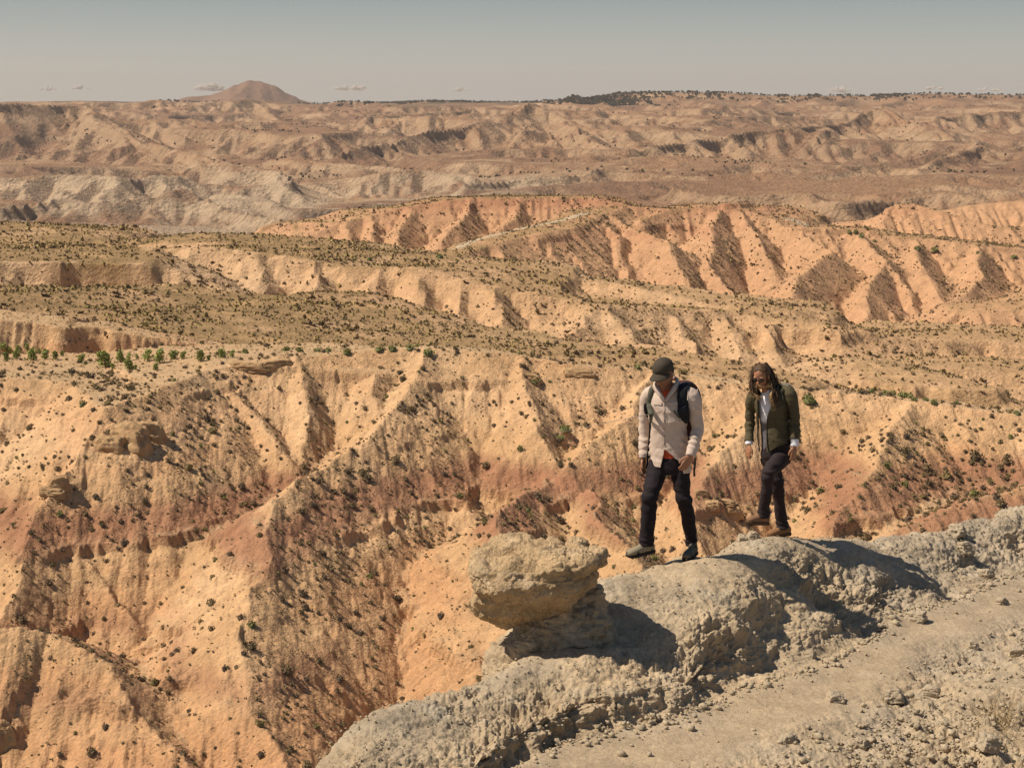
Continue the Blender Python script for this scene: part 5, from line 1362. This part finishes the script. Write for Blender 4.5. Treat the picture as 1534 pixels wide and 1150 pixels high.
        for r0, r1 in zip(rings[:-1], rings[1:]):
            for k in range(m_): bx.faces.new((r0[k], r1[k], r1[(k+1)%m_], r0[(k+1)%m_]))
        bx.normal_update(); bmesh.ops.recalc_face_normals(bx, faces=bx.faces[:]); bmesh.ops.solidify(bx, geom=bx.faces[:], thickness=th)
        me = bpy.data.meshes.new(name); bx.to_mesh(me); bx.free(); me.transform(Matrix.Translation(-Vector(O))); me.materials.append(mat); me.polygons.foreach_set('use_smooth', np.ones(len(me.polygons), bool))
        o = bpy.data.objects.new(name, me); C.objects.link(o); o.parent = parent; return o
    S_ = S
    # collar: a standing band that opens in a V and lies on the chest
    cm = shirt_m
    cpts = [j(250,292,-.135), j(226,262,-.125), j(208,232,-.07), j(208,212,.0), j(232,200,.07), j(270,192,.085), j(300,196,.03), j(306,216,-.05), j(288,244,-.115), j(254,292,-.137)]
    bx = bmesh.new(); q = catmull(cpts, 6); hgt = np.interp(np.linspace(0,1,len(q)), [0,.15,.35,.65,.85,1], [.022,.036,.036,.036,.036,.022]); rr = []
    axis = Vector(j(256,225,.0))
    for p, h_ in zip(q, hgt):
        p = Vector(p[:3]); out = (p-axis); out.z = 0; out.normalize()
        rr.append([bx.verts.new(p+out*.004), bx.verts.new(p-out*.004+Vector((0,0,h_))), bx.verts.new(p+out*.018+Vector((0,0,h_*.8))), bx.verts.new(p+out*.034+Vector((0,0,-.014)))])
    for r0, r1 in zip(rr[:-1], rr[1:]):
        for k in range(3): bx.faces.new((r0[k], r0[k+1], r1[k+1], r1[k]))
    bmesh.ops.recalc_face_normals(bx, faces=bx.faces[:]); bmesh.ops.solidify(bx, geom=bx.faces[:], thickness=.003)
    me = bpy.data.meshes.new('collar'); bx.to_mesh(me); bx.free(); me.transform(Matrix.Translation(-Vector(O))); me.materials.append(cm); me.polygons.foreach_set('use_smooth', np.ones(len(me.polygons), bool))
    co_ = bpy.data.objects.new('collar', me); C.objects.link(co_); co_.parent = shirt
    strip('placket', [S.at(249,y_,.002) for y_ in range(300, 540, 24)], .014, .0022, cm, shirt, O, (1,0,0))
    for y_ in (318,356,394,432,470,508):
        bx = bmesh.new(); ball(bx, S.at(248,y_,.006), (.0055,.0055,.0055), None, 1); me = bpy.data.meshes.new('button'); bx.to_mesh(me); bx.free(); me.transform(Matrix.Translation(-Vector(O))); me.materials.append(plain('button_horn', (.12,.09,.07)) if y_ == 318 else bpy.data.materials['button_horn']); o = bpy.data.objects.new('button', me); C.objects.link(o); o.parent = shirt
    for poly in ([(196,300),(236,304),(236,318),(196,316)], [(264,304),(312,300),(314,316),(264,320)]): patch('pocket_flap', poly, .004, cm, shirt)
    for poly in ([(266,398),(326,394),(322,404),(266,408)],): patch('pocket_flap', poly, .004, cm, shirt)
    for A, e in ((LA, e1), (RA, e2)):
        a = Vector(A[-1]); d = Vector(e); strip('cuff', [a-d*.055, a-d*.03, a+d*.004], .047, .045, cm, shirt, O, None, n=18)
    # trousers
    tr_m = cloth_mat('dark_plum_trousers', (.013,.009,.012), (.019,.013,.016), 3., .8, fold=.035)
    b = bmesh.new()
    tube(b, [j(268,548,.02), j(268,585,.02), j(270,625,.02), j(272,650,.02)], [(.150,.112),(.160,.122),(.168,.128),(.13,.11)], lf, 24, 4)
    tube(b, [j(318,600,-.02), j(328,668,-.045), j(336,730,-.07), j(346,790,-.08), j(366,885,.0), j(376,965,.04), j(378,1002,.05)], [.094,.082,.070,.063,.058,.053,.055], None, 20, 5)
    tube(b, [j(220,600,.04), j(204,668,-.03), j(186,730,-.12), j(174,785,-.17), j(168,880,-.15), j(160,960,-.14), j(157,1002,-.14)], [.096,.084,.072,.064,.061,.060,.066], None, 20, 5)
    k1 = np.array(j(346,790,-.08)); k2 = np.array(j(174,785,-.17))
    skinned('trousers', b, .0085, tr_m, body, 3, origin=O, disp=limbdisp(.010, 25, [(k1, (0,0,1), .13, .005, 70), (k2, (0,0,1), .13, .005, 70), (j(378,990,.05), (0,0,1), .05, .005, 120), (j(158,985,-.14), (0,0,1), .05, .005, 120), (j(270,650,0), (0,0,1), .06, .004, 70)]))
    # boots
    bm_ = (boot_mat('boot_nubuck', (.045,.04,.03), (.13,.115,.08)), plain('boot_rubber', (.018,.017,.016), .8, .3), plain('boot_lace', (.16,.14,.11), .8, .2))
    tl = Vector(j(352,1068,-.20)); hl = Vector(j(398,1040,.08)); hl.z = tl.z = -3.945 - .0
    bo = boot('boot', tl, hl, 0, Vector(j(378,985,.05)), bm_, body, O, L=.30)
    hr = Vector(j(196,1038,-.09)); fr = Vector((-.80,-.52,-.05)).normalized(); t2 = hr+fr*.29
    boot('boot', t2, hr, 0, Vector(j(160,985,-.14)), (boot_mat('boot_nubuck_light', (.06,.055,.04), (.26,.22,.15)), bm_[1], bm_[2]), body, O, L=.30)
    # cap
    up = Vector((0,0,1)); r_ = ff.cross(up).normalized(); up2 = r_.cross(ff).normalized()
    capu = (up2*.93+ff*.10+Vector((0,0,.3))).normalized()
    cf = (ff-capu*ff.dot(capu)).normalized(); cr_ = cf.cross(capu).normalized(); cc = hc+up2*.040
    b = bmesh.new(); ball(b, cc+capu*.022-cf*.008, (.088,.104,.084), (cr_, cf, capu), 4)
    def capcut(co, no): return ((co-np.array(cc))@np.array(capu)) < -.004
    cap_m = cloth_mat('olive_brown_cotton', (.062,.050,.036), (.050,.040,.029), 6., fold=.01)
    cap_ = skinned('cap', b, .005, cap_m, body, 2, origin=O, cut=capcut, thick=.003, disp=lambda co, no: .003*fbm3(*(co.T*16), 2, 44)+ .0)
    bx = bmesh.new(); rows = []
    for k in range(9):                                   # brim: a curved tongue in front of the band
        t = k/8; ro = []
        for i in range(13):
            a = (i/12-.5)*math.radians(150)
            rad = .090+.092*t*max(0, math.cos(a*1.02))**.6
            x_ = math.sin(a)*(.084+.012*t); y_ = math.cos(a)*.092+(.082*t*max(0,math.cos(a*1.05))**.55)
            z_ = .0-.035*(x_/.09)**2*.6-.022*t
            ro.append(bx.verts.new(cc+cr_*x_+cf*y_+capu*(z_+.006)))
        rows.append(ro)
    for r0, r1 in zip(rows[:-1], rows[1:]):
        for k in range(12): bx.faces.new((r0[k], r0[k+1], r1[k+1], r1[k]))
    bmesh.ops.recalc_face_normals(bx, faces=bx.faces[:]); bmesh.ops.solidify(bx, geom=bx.faces[:], thickness=.005)
    me = bpy.data.meshes.new('brim'); bx.to_mesh(me); bx.free(); me.transform(Matrix.Translation(-Vector(O))); me.materials.append(cap_m); me.polygons.foreach_set('use_smooth', np.ones(len(me.polygons), bool))
    o = bpy.data.objects.new('brim', me); C.objects.link(o); o.parent = cap_
    # short dark hair under the cap, stubble-free face
    hm = plain('dark_hair', (.02,.014,.010), .6, .3)
    b = bmesh.new(); ball(b, hc+up2*.022-ff*.022, (.081,.088,.078), (r_, ff, up2), 3)
    skinned('hair', b, .006, hm, body, 2, origin=O, cut=lambda co, no: ((co-np.array(hc))@np.array(ff) > .015), thick=.002, disp=lambda co, no: .003*fbm3(*(co.T*60), 2, 4))
    # sunglasses
    gl = plain('dark_lens', (.012,.012,.014), .12, .6); b = bmesh.new()
    for sx in (-1, 1): ball(b, hc+r_*.032*sx+ff*.088+up2*.012, (.027,.006,.020), (r_, ff, up2), 2)
    tube(b, [hc+r_*-.06+ff*.086+up2*.02, hc+ff*.096+up2*.02, hc+r_*.06+ff*.086+up2*.02], [.0035]*3, None, 6, 3)
    for sx in (-1, 1): tube(b, [hc+r_*.060*sx+ff*.084+up2*.018, hc+r_*.080*sx+ff*.03+up2*.014, hc+r_*.084*sx-ff*.01+up2*.012], [.0035]*3, None, 6, 3)
    me = bpy.data.meshes.new('sunglasses'); b.to_mesh(me); b.free(); me.transform(Matrix.Translation(-Vector(O))); me.materials.append(gl); me.polygons.foreach_set('use_smooth', np.ones(len(me.polygons), bool)); o = bpy.data.objects.new('sunglasses', me); C.objects.link(o); o.parent = body
    # backpack
    BO = j(300,330,.24); bk = bpy.data.objects.new('backpack', None); C.objects.link(bk); bk.location = BO
    tag(bk, 'dark backpack with black chest straps worn by the man in the cap', 'backpack')
    nav = cloth_mat('black_navy_nylon', (.006,.007,.010), (.010,.011,.015), 8., .7, fold=.01); oli = cloth_mat('grey_olive_nylon', (.10,.10,.075), (.06,.06,.045), 9., .7)
    mar = cloth_mat('maroon_nylon', (.055,.022,.022), (.035,.016,.016), 6., .7, fold=.02)
    b = bmesh.new()
    bc = [Vector(j(300,225,.0))-f*.17, Vector(j(300,270,.0))-f*.22, Vector(j(298,360,0))-f*.24, Vector(j(292,460,0))-f*.23, Vector(j(290,520,0))-f*.20]
    tube(b, bc, [(.10,.05),(.135,.085),(.15,.10),(.145,.10),(.12,.07)], lf, 20, 5)
    skinned('pack_body', b, .010, mar, bk, 4, origin=BO, disp=lambda co, no: .006*fbm3(*(co.T*9), 3, 8))
    def strap(name, pts, w, t, mat, vox=.006):
        b_ = bmesh.new(); tube(b_, pts, [(a_, t) for a_ in w], (1,-.1,0), 14, 5); return skinned(name, b_, vox, mat, bk, 2, origin=BO, disp=lambda co, no: .003*fbm3(*(co.T*26), 2, 9))
    back = Vector(j(352,222,0))-f*.10
    strap('shoulder_strap', [back, Vector(j(352,214,-.02)), S.at(344,236,.012), S.at(338,270,.014), S.at(334,310,.016), S.at(338,350,.018), S.at(346,385,.014), S.at(352,402,.008)], [.038,.042,.046,.046,.048,.050,.036,.018], .016, nav)
    strap('strap_pouch', [S.at(330,322,.022), S.at(334,350,.026), S.at(344,388,.020)], [.040,.050,.034], .022, nav)
    back = Vector(j(200,228,.06))-f*.10
    strap('shoulder_strap', [back, Vector(j(196,226,.05)), S.at(186,246,.010), S.at(184,280,.012), S.at(180,320,.014), S.at(178,360,.014), S.at(184,400,.008)], [.022,.024,.026,.026,.026,.024,.012], .012, oli)
    strap('strap_pouch', [S.at(160,306,.012), S.at(162,335,.016), S.at(166,372,.010)], [.022,.030,.018], .016, nav)
    strip('strap_tail', [Vector(j(398,555,.16)), Vector(j(398,600,.16)), Vector(j(394,640,.15)), Vector(j(395,668,.15))], .010, .002, oli, bk, BO, (1,0,0))
    strip('strap_tail', [S.at(180,402,.006), Vector(j(176,440,.02)), Vector(j(170,520,.05)), Vector(j(164,590,.05)), Vector(j(160,628,.05))], .009, .002, nav, bk, BO, (1,0,0))
    strip('strap_tail', [S.at(292,345,.008), S.at(306,362,.012), S.at(322,380,.012)], .008, .003, oli, bk, BO, (0,0,1))
    return body
def build_woman():
    def j(cx, cy, dy=0.): return P(920+cx/3.284, 510+cy/3.284, 16.4+dy)
    O = j(830, 968, 0)
    f = Vector((-.62,-.78,0)).normalized(); lf = Vector((.78,-.62,0)).normalized()
    skin = skin_mat('bronzed_skin', (.36,.165,.085))
    hc = Vector(j(722,178,-.06)); ff = Vector((-.42,-.84,-.36)).normalized()
    r_ = ff.cross(Vector((0,0,1))).normalized(); up2 = r_.cross(ff).normalized()
    b = bmesh.new(); head(b, hc, ff, (0,0,1), .95)
    tube(b, [j(760,262,.0), j(752,240,-.01), hc+Vector((.02,.03,-.04))], [(.07,.055),(.048,.048),(.046,.05)], lf, 16, 4)
    tube(b, [j(795,570,.02), j(790,520,.02), j(782,440,.02), j(775,360,.01), j(770,300,.0), j(766,268,.0), j(760,250,.0)], [(.14,.10),(.125,.09),(.105,.08),(.115,.09),(.125,.085),(.10,.06),(.055,.05)], lf, 20, 4)
    RA = [j(712,272,.05), j(682,282,.08), j(670,345,.11), j(668,405,.12), j(666,460,.08), j(664,512,.03)]
    LA = [j(838,252,-.07), j(864,262,-.10), j(880,330,-.09), j(890,400,-.07), j(890,455,-.11), j(887,520,-.16)]
    for A in (LA, RA): tube(b, A, [.035,.036,.032,.030,.028,.024], None, 14, 4)
    LL = [j(828,580,-.04), j(790,618,-.17), j(757,655,-.29), j(750,745,-.26), j(737,850,-.20), j(733,880,-.19)]
    RL = [j(762,580,.06), j(783,640,.04), j(802,705,.0), j(812,800,.06), j(826,912,.08), j(828,935,.08)]
    for A in (LL, RL): tube(b, A, [.070,.058,.038,.038,.032,.032], None, 16, 4)
    hand(b, LA[-1], None, j(881,612,-.20), (.55,-.75,.2), (-1,-.3,0), .93, .45)
    hand(b, RA[-1], None, j(651,598,-.02), (-.8,-.4,.2), (.2,-1,0), .93, .55)
    body = skinned('person', b, .0055, skin, None, 3, origin=O)
    tag(body, 'long-haired woman in open olive jacket walking along the grey ridge', 'person')
    # white top; the shade between the jacket edges is painted grey below
    b = bmesh.new()
    tube(b, [j(795,560,.02), j(790,520,.02), j(782,440,.02), j(775,360,.01), j(770,300,.0), j(766,272,.0), j(760,250,.0), j(754,232,-.01)], [(.145,.108),(.135,.102),(.118,.094),(.128,.104),(.138,.098),(.120,.074),(.074,.060),(.050,.050)], lf, 24, 4)
    for A in (LA, RA): tube(b, A[2:], [.036,.036,.037,.035], None, 14, 4)
    def tcut(co, no):
        k = np.zeros(len(co), bool)
        for A in (LA, RA):
            a = np.array(A[-1]); ax = a-np.array(A[-2]); ax /= np.linalg.norm(ax); t = (co-a)@ax; k |= (t > .01) & (np.linalg.norm(co-a, axis=1) < .09)
        return k
    m = NT('white_top_painted_shade'); z0 = j(0,392,0)[2]-O[2]
    sx = m.n('ShaderNodeSeparateXYZ'); m.t.links.new(m.objc(), sx.inputs[0]); band = m.map(sx.outputs['Z'], z0-.03, z0+.01, 0, 1)
    lowm = m.map(sx.outputs['Z'], j(0,478,0)[2]-O[2], j(0,470,0)[2]-O[2], 0, 1); arm = m.map(sx.outputs['X'], -.30, -.29, 0, 1)
    ya = m.math('ABSOLUTE', m.math('SUBTRACT', sx.outputs['X'], j(778,0,0)[0]-O[0])); isarm = m.map(ya, .155, .16, 0, 1)
    k = m.math('MAXIMUM', band, isarm)
    m.color(m.mix(k, (.13,.12,.135), (.78,.76,.80))); m.b.inputs['Roughness'].default_value = .85; m.bump(m.noise(11, 4, .6, m.objc(), 1.), .02, .7)
    top = skinned('top', b, .0075, m.m, body, 3, origin=O, cut=tcut, thick=.002, disp=limbdisp(.006, 35, [(LA[-1], (0,0,1), .04, .004, 140), (RA[-1], (0,0,1), .04, .003, 140)]))
    # olive jacket, open in front
    b = bmesh.new()
    tube(b, [j(800,560,.02), j(797,520,.02), j(788,470,.02), j(782,410,.02), j(775,350,.01), j(770,300,.0), j(768,272,.0), j(764,254,.01), j(760,240,.01)], [(.165,.140),(.168,.145),(.160,.140),(.152,.132),(.160,.140),(.170,.136),(.164,.106),(.105,.090),(.080,.076)], lf, 28, 5)
    JL = LA[:-1]+[j(888,492,-.14)]; JR = RA[:-1]+[j(665,500,.045)]
    tube(b, [j(825,250,-.05)]+JL[1:], [(.056,.056),(.062,.058),(.053,.051),(.049,.048),(.046,.045),(.045,.042)], None, 18, 5)
    tube(b, [j(715,262,.05)]+JR[1:], [(.055,.055),(.057,.055),(.049,.048),(.045,.043),(.042,.041),(.041,.038)], None, 18, 5)
    def cut(co, no):
        px, py = pixels(co); cx, cy = (px-920)*3.284, (py-510)*3.284
        front = (no[:,0]*-.62+no[:,1]*-.78) > -.15
        k = inside([(700,205),(800,215),(792,262),(772,318),(752,368),(748,420),(748,530),(752,560),(742,600),(690,600),(715,566),(713,500),(712,420),(712,330),(706,270)], cx, cy) & front
        hem = np.interp(cx, [690,716,748,770,800,840,880], [575,568,560,546,528,510,505])
        k |= (cy > hem) & (cx > 690) & (cx < 880) & front & (np.abs(co[:,2]-O[2]) > .3) & ~((cx > 868) & (cy < 515))
        k |= (cy > 520) & ~front
        k |= (co[:,2] > j(0,238,0)[2]+.02) & (np.abs(cx-762) < 48)
        for A in (JL, JR):
            a = np.array(A[-1]); ax = a-np.array(A[-2]); ax /= np.linalg.norm(ax); t = (co-a)@ax; k |= (t > -.006) & (np.linalg.norm(co-a, axis=1) < .085)
        return k
    el = np.array(JL[-1])-np.array(JL[-3]); el /= np.linalg.norm(el); er = np.array(JR[-1])-np.array(JR[-3]); er /= np.linalg.norm(er)
    jm = cloth_mat('olive_jacket_cloth', (.092,.074,.040), (.074,.060,.033), 5., .8, fold=.04)
    jk = skinned('jacket', b, .0075, jm, body, 3, origin=O, cut=cut, thick=.004,
                 disp=limbdisp(.011, 45, [(JL[3], el, .09, .005, 95), (JR[3], er, .09, .004, 95), (j(800,440), (.4,0,1), .10, .005, 55)]))
    S = Surf(jk, O, j)
    def edge(name, pts, w, t, mat, wide=None): return strip(name, pts, w, t, mat, jk, O, wide)
    edge('zip', [S.at(x_, y_, .003, 16.4) for x_, y_ in ((755,372),(753,400),(752,430),(752,460),(753,490),(756,520),(762,545))], .008, .003, plain('zip_tape', (.045,.04,.025), .7))
    edge('front_edge', [S.at(x_, y_, .003, 16.4) for x_, y_ in ((704,290),(708,330),(708,380),(708,430),(708,480),(708,530),(710,560))], .010, .004, jm)
    edge('pocket_flap', [S.at(x_, y_, .003, 16.4) for x_, y_ in ((768,392),(790,388),(815,384))], .010, .003, jm, (0,0,1))
    edge('yoke_seam', [S.at(x_, y_, .002, 16.4) for x_, y_ in ((775,352),(800,335),(828,318))], .005, .003, jm, (0,0,1))
    for A, e_ in ((JL, el), (JR, er)):
        a = Vector(A[-1]); d = Vector(e_); strip('jacket_cuff', [a-d*.03, a-d*.01], .050 if A is JL else .043, .047 if A is JL else .040, jm, jk, O, None, n=18)
    # collar of the jacket
    bx = bmesh.new(); q = catmull([j(772,318,-.15), j(786,285,-.135), j(796,255,-.10), j(800,232,-.03), j(785,218,.06), j(752,216,.08), j(724,226,.05), j(706,250,-.02), j(700,285,-.09)], 5); axis = Vector(j(757,250,0)); rr = []
    for p in q:
        p = Vector(p[:3]); out = p-axis; out.z = 0; out.normalize(); rr.append([bx.verts.new(p), bx.verts.new(p+Vector((0,0,.035))+out*.004), bx.verts.new(p+Vector((0,0,.022))+out*.022), bx.verts.new(p+out*.038-Vector((0,0,.02)))])
    for r0, r1 in zip(rr[:-1], rr[1:]):
        for k_ in range(3): bx.faces.new((r0[k_], r0[k_+1], r1[k_+1], r1[k_]))
    bmesh.ops.recalc_face_normals(bx, faces=bx.faces[:]); bmesh.ops.solidify(bx, geom=bx.faces[:], thickness=.004)
    me = bpy.data.meshes.new('collar'); bx.to_mesh(me); bx.free(); me.transform(Matrix.Translation(-Vector(O))); me.materials.append(jm); me.polygons.foreach_set('use_smooth', np.ones(len(me.polygons), bool)); o = bpy.data.objects.new('collar', me); C.objects.link(o); o.parent = jk
    # trousers
    tm = cloth_mat('dark_brown_plum_trousers', (.022,.015,.017), (.031,.021,.022), 3., .8, fold=.035)
    b = bmesh.new()
    tube(b, [j(795,500,.02), j(795,535,.02), j(797,570,.02), j(797,600,.01)], [(.128,.098),(.142,.112),(.152,.118),(.11,.09)], lf, 24, 4)
    tube(b, [j(828,572,-.04), j(794,612,-.17), j(760,650,-.28), j(754,700,-.28), j(748,760,-.25), j(740,820,-.21), j(735,862,-.19)], [.088,.077,.062,.055,.052,.053,.060], None, 20, 5)
    tube(b, [j(762,572,.06), j(782,640,.04), j(801,700,.0), j(808,760,.04), j(815,820,.06), j(823,880,.08), j(828,922,.08)], [.086,.074,.061,.055,.053,.055,.064], None, 20, 5)
    skinned('trousers', b, .0085, tm, body, 3, origin=O, disp=limbdisp(.010, 55, [(j(757,655,-.29), (0,0,1), .09, .005, 80), (j(802,705,0), (0,0,1), .10, .005, 75), (j(825,905,.08), (0,0,1), .06, .006, 110), (j(737,850,-.19), (0,0,1), .05, .004, 110)]))
    # boots
    mats = (plain('tan_suede_boot', (.27,.14,.065), .85, .2, .003), plain('dark_boot_rubber', (.10,.06,.035), .8, .3), plain('tan_lace', (.25,.15,.08), .8, .2))
    hl = Vector(j(864,966,.13)); hl.z = O[2]-.002; fr = Vector((-.86,-.51,0)); 
    boot('boot', hl+fr*.26, hl, 0, Vector(j(828,915,.08)), mats, body, O, L=.27)
    h2 = Vector(j(756,903,-.14)); f2 = Vector((-.80,-.48,.14)).normalized()
    boot('boot', h2+f2*.26, h2, 0, Vector(j(735,850,-.19)), (plain('dusty_suede_boot', (.27,.15,.085), .85, .2, .003), mats[1], mats[2]), body, O, L=.26)
    # hair: a cap of hair and long blown locks
    hm = NT('brown_hair'); hm.color(hm.mix(hm.map(hm.noise(30, 3, .6, hm.objc()), .35, .65, 0, 1), (.045,.023,.011), (.11,.060,.028))); hm.b.inputs['Roughness'].default_value = .6; hm.b.inputs['Specular IOR Level'].default_value = .25
    hb = NT('sunbleached_hair'); hb.color(hb.mix(hb.map(hb.noise(30, 3, .6, hb.objc()), .35, .65, 0, 1), (.20,.11,.045), (.40,.26,.12))); hb.b.inputs['Roughness'].default_value = .45
    R_ = random.Random(8)
    b = bmesh.new(); ball(b, hc+up2*.032-ff*.020, (.083,.098,.088), (r_, ff, up2), 3)
    tube(b, [hc-ff*.07+up2*.03, hc-ff*.085-up2*.04, Vector(j(778,232,.03)), Vector(j(792,272,.03)), Vector(j(798,305,-.02))], [(.075,.05),(.078,.055),(.07,.05),(.05,.035),(.02,.015)], r_, 16, 4)
    tube(b, [hc-r_*-.068+up2*.02*0+up2*.0, hc+r_*.08-up2*.07, hc+r_*.085-up2*.15], [(.03,.02),(.028,.022),(.012,.01)], ff, 12, 4)
    def fc(co, no):
        q = co-np.array(hc); x_ = q@np.array(r_); y_ = q@np.array(ff); z_ = q@np.array(up2)
        return (y_ > .02) & (z_ < .098-.45*np.abs(x_)) & (np.abs(x_) < .066)
    hair = skinned('hair', b, .006, hm.m, body, 2, origin=O, cut=fc, thick=.003, disp=lambda co, no: .003*fbm3(co[:,0]*70, co[:,1]*70, co[:,2]*8, 2, 4, mode=1))
    def lock(pts, n, spread, rad, mat, nm='hair_strand'):
        bx = bmesh.new()
        if n > 20: tube(bx, pts, [spread*1.25]*2+[spread*1.15]*(len(pts)-3)+[spread*.35], None, 10, 5)
        for k in range(n):
            o_ = Vector((R_.gauss(0,spread), R_.gauss(0,spread), R_.gauss(0,spread*.4))); q = []
            for i, p in enumerate(pts):
                q.append(Vector(p)+o_*(.35+i*.28)+Vector((R_.gauss(0,.006), R_.gauss(0,.006), R_.gauss(0,.006))))
            tube(bx, q, [rad*R_.uniform(.7,1.2)]*(len(q)-1)+[rad*.25], None, 6, 5)
        me = bpy.data.meshes.new(nm); bx.to_mesh(me); bx.free(); me.transform(Matrix.Translation(-Vector(O))); me.materials.append(mat); me.polygons.foreach_set('use_smooth', np.ones(len(me.polygons), bool)); o = bpy.data.objects.new(nm, me); C.objects.link(o); o.parent = hair
    J = lambda x_, y_, d: Vector(j(x_, y_, d))
    lock([J(745,112,-.02), J(772,150,.0), J(790,190,.02), J(806,222,.0), J(822,240,-.06)], 90, .013, .0018, hm.m)
    lock([J(760,140,-.02), J(776,190,-.05), J(784,235,-.10), J(788,270,-.15), J(796,312,-.17)], 90, .012, .0018, hm.m)
    lock([J(715,112,-.03), J(686,145,-.04), J(680,190,-.08), J(682,230,-.12), J(690,270,-.14)], 90, .010, .0018, hm.m)
    lock([J(700,120,-.06), J(684,160,-.08), J(678,205,-.10), J(676,245,-.10), J(668,262,-.10)], 34, .010, .0022, hm.m)
    lock([J(680,215,-.10), J(680,248,-.13), J(690,268,-.15), J(712,282,-.18), J(724,300,-.17)], 14, .011, .0018, hb.m)
    lock([J(776,220,-.08), J(778,250,-.14), J(770,275,-.17), J(776,305,-.18), J(786,325,-.17)], 26, .012, .0018, hb.m)
    lock([J(800,208,.0), J(775,226,-.13), J(745,229,-.19), J(718,222,-.20), J(700,212,-.18)], 3, .002, .0028, hb.m)     # blown across the mouth
    lock([J(760,195,-.10), J(766,215,-.14), J(752,228,-.19), J(740,229,-.20)], 2, .002, .0026, hb.m)
    gl = plain('brown_lens', (.03,.016,.010), .12, .6); b = bmesh.new()
    for sx in (-1, 1): ball(b, hc+r_*.032*sx+ff*.086+up2*.010, (.027,.006,.022), (r_, ff, up2), 2)
    tube(b, [hc+r_*-.058+ff*.084+up2*.02, hc+ff*.094+up2*.02, hc+r_*.058+ff*.084+up2*.02], [.0032]*3, None, 6, 3)
    me = bpy.data.meshes.new('sunglasses'); b.to_mesh(me); b.free(); me.transform(Matrix.Translation(-Vector(O))); me.materials.append(gl); me.polygons.foreach_set('use_smooth', np.ones(len(me.polygons), bool)); o = bpy.data.objects.new('sunglasses', me); C.objects.link(o); o.parent = body
    # small pack on her back
    BO = j(850,320,.2); bk = bpy.data.objects.new('backpack', None); C.objects.link(bk); bk.location = BO
    tag(bk, 'small grey olive backpack on the back of the woman in the olive jacket', 'backpack')
    nm = cloth_mat('grey_olive_pack', (.24,.215,.17), (.17,.15,.12), 7., .75)
    b = bmesh.new(); tube(b, [J(836,222,.10), J(846,250,.20), J(842,320,.26), J(835,400,.24), J(832,450,.18)], [(.05,.035),(.095,.065),(.11,.075),(.11,.07),(.08,.05)], lf, 18, 5)
    skinned('pack_body', b, .009, nm, bk, 3, origin=BO, disp=lambda co, no: .005*fbm3(*(co.T*10), 3, 8))
    strip('shoulder_strap', [J(838,222,.08), S.at(832,240,.008), S.at(826,268,.006), S.at(832,300,.006), S.at(842,335,.005), S.at(850,365,.004)], .015, .005, cloth_mat('dark_olive_webbing', (.05,.045,.028)), bk, BO, (1,0,0))
    strip('shoulder_strap', [J(705,240,.08), S.at(698,262,.008), S.at(692,290,.006), S.at(690,320,.005)], .013, .005, bpy.data.materials['dark_olive_webbing'], bk, BO, (1,0,0))
    strip('strap_tail', [J(893,318,.12), J(903,335,.14), J(912,356,.16)], .004, .002, bpy.data.materials['dark_olive_webbing'], bk, BO)
    return body
# ------------------------------------------------------------------ put the place together
build_world()
SOLES = [(P(1028,833,15.02)[0], 15.0, .17, -3.957), (P(1166,803,16.4)[0], 16.42, .18, P(920+830/3.284, 510+968/3.284, 16.4)[2]-.012)]
QQ = float(os.environ.get('Q', '1'))
gs = build_relief(QQ)
gR = build_ridge(QQ)
build_debris(gR)
build_plants(gs)
build_outcrops(gs['near'])
build_clouds()
build_man(); build_woman()
build_base()
build_haze()
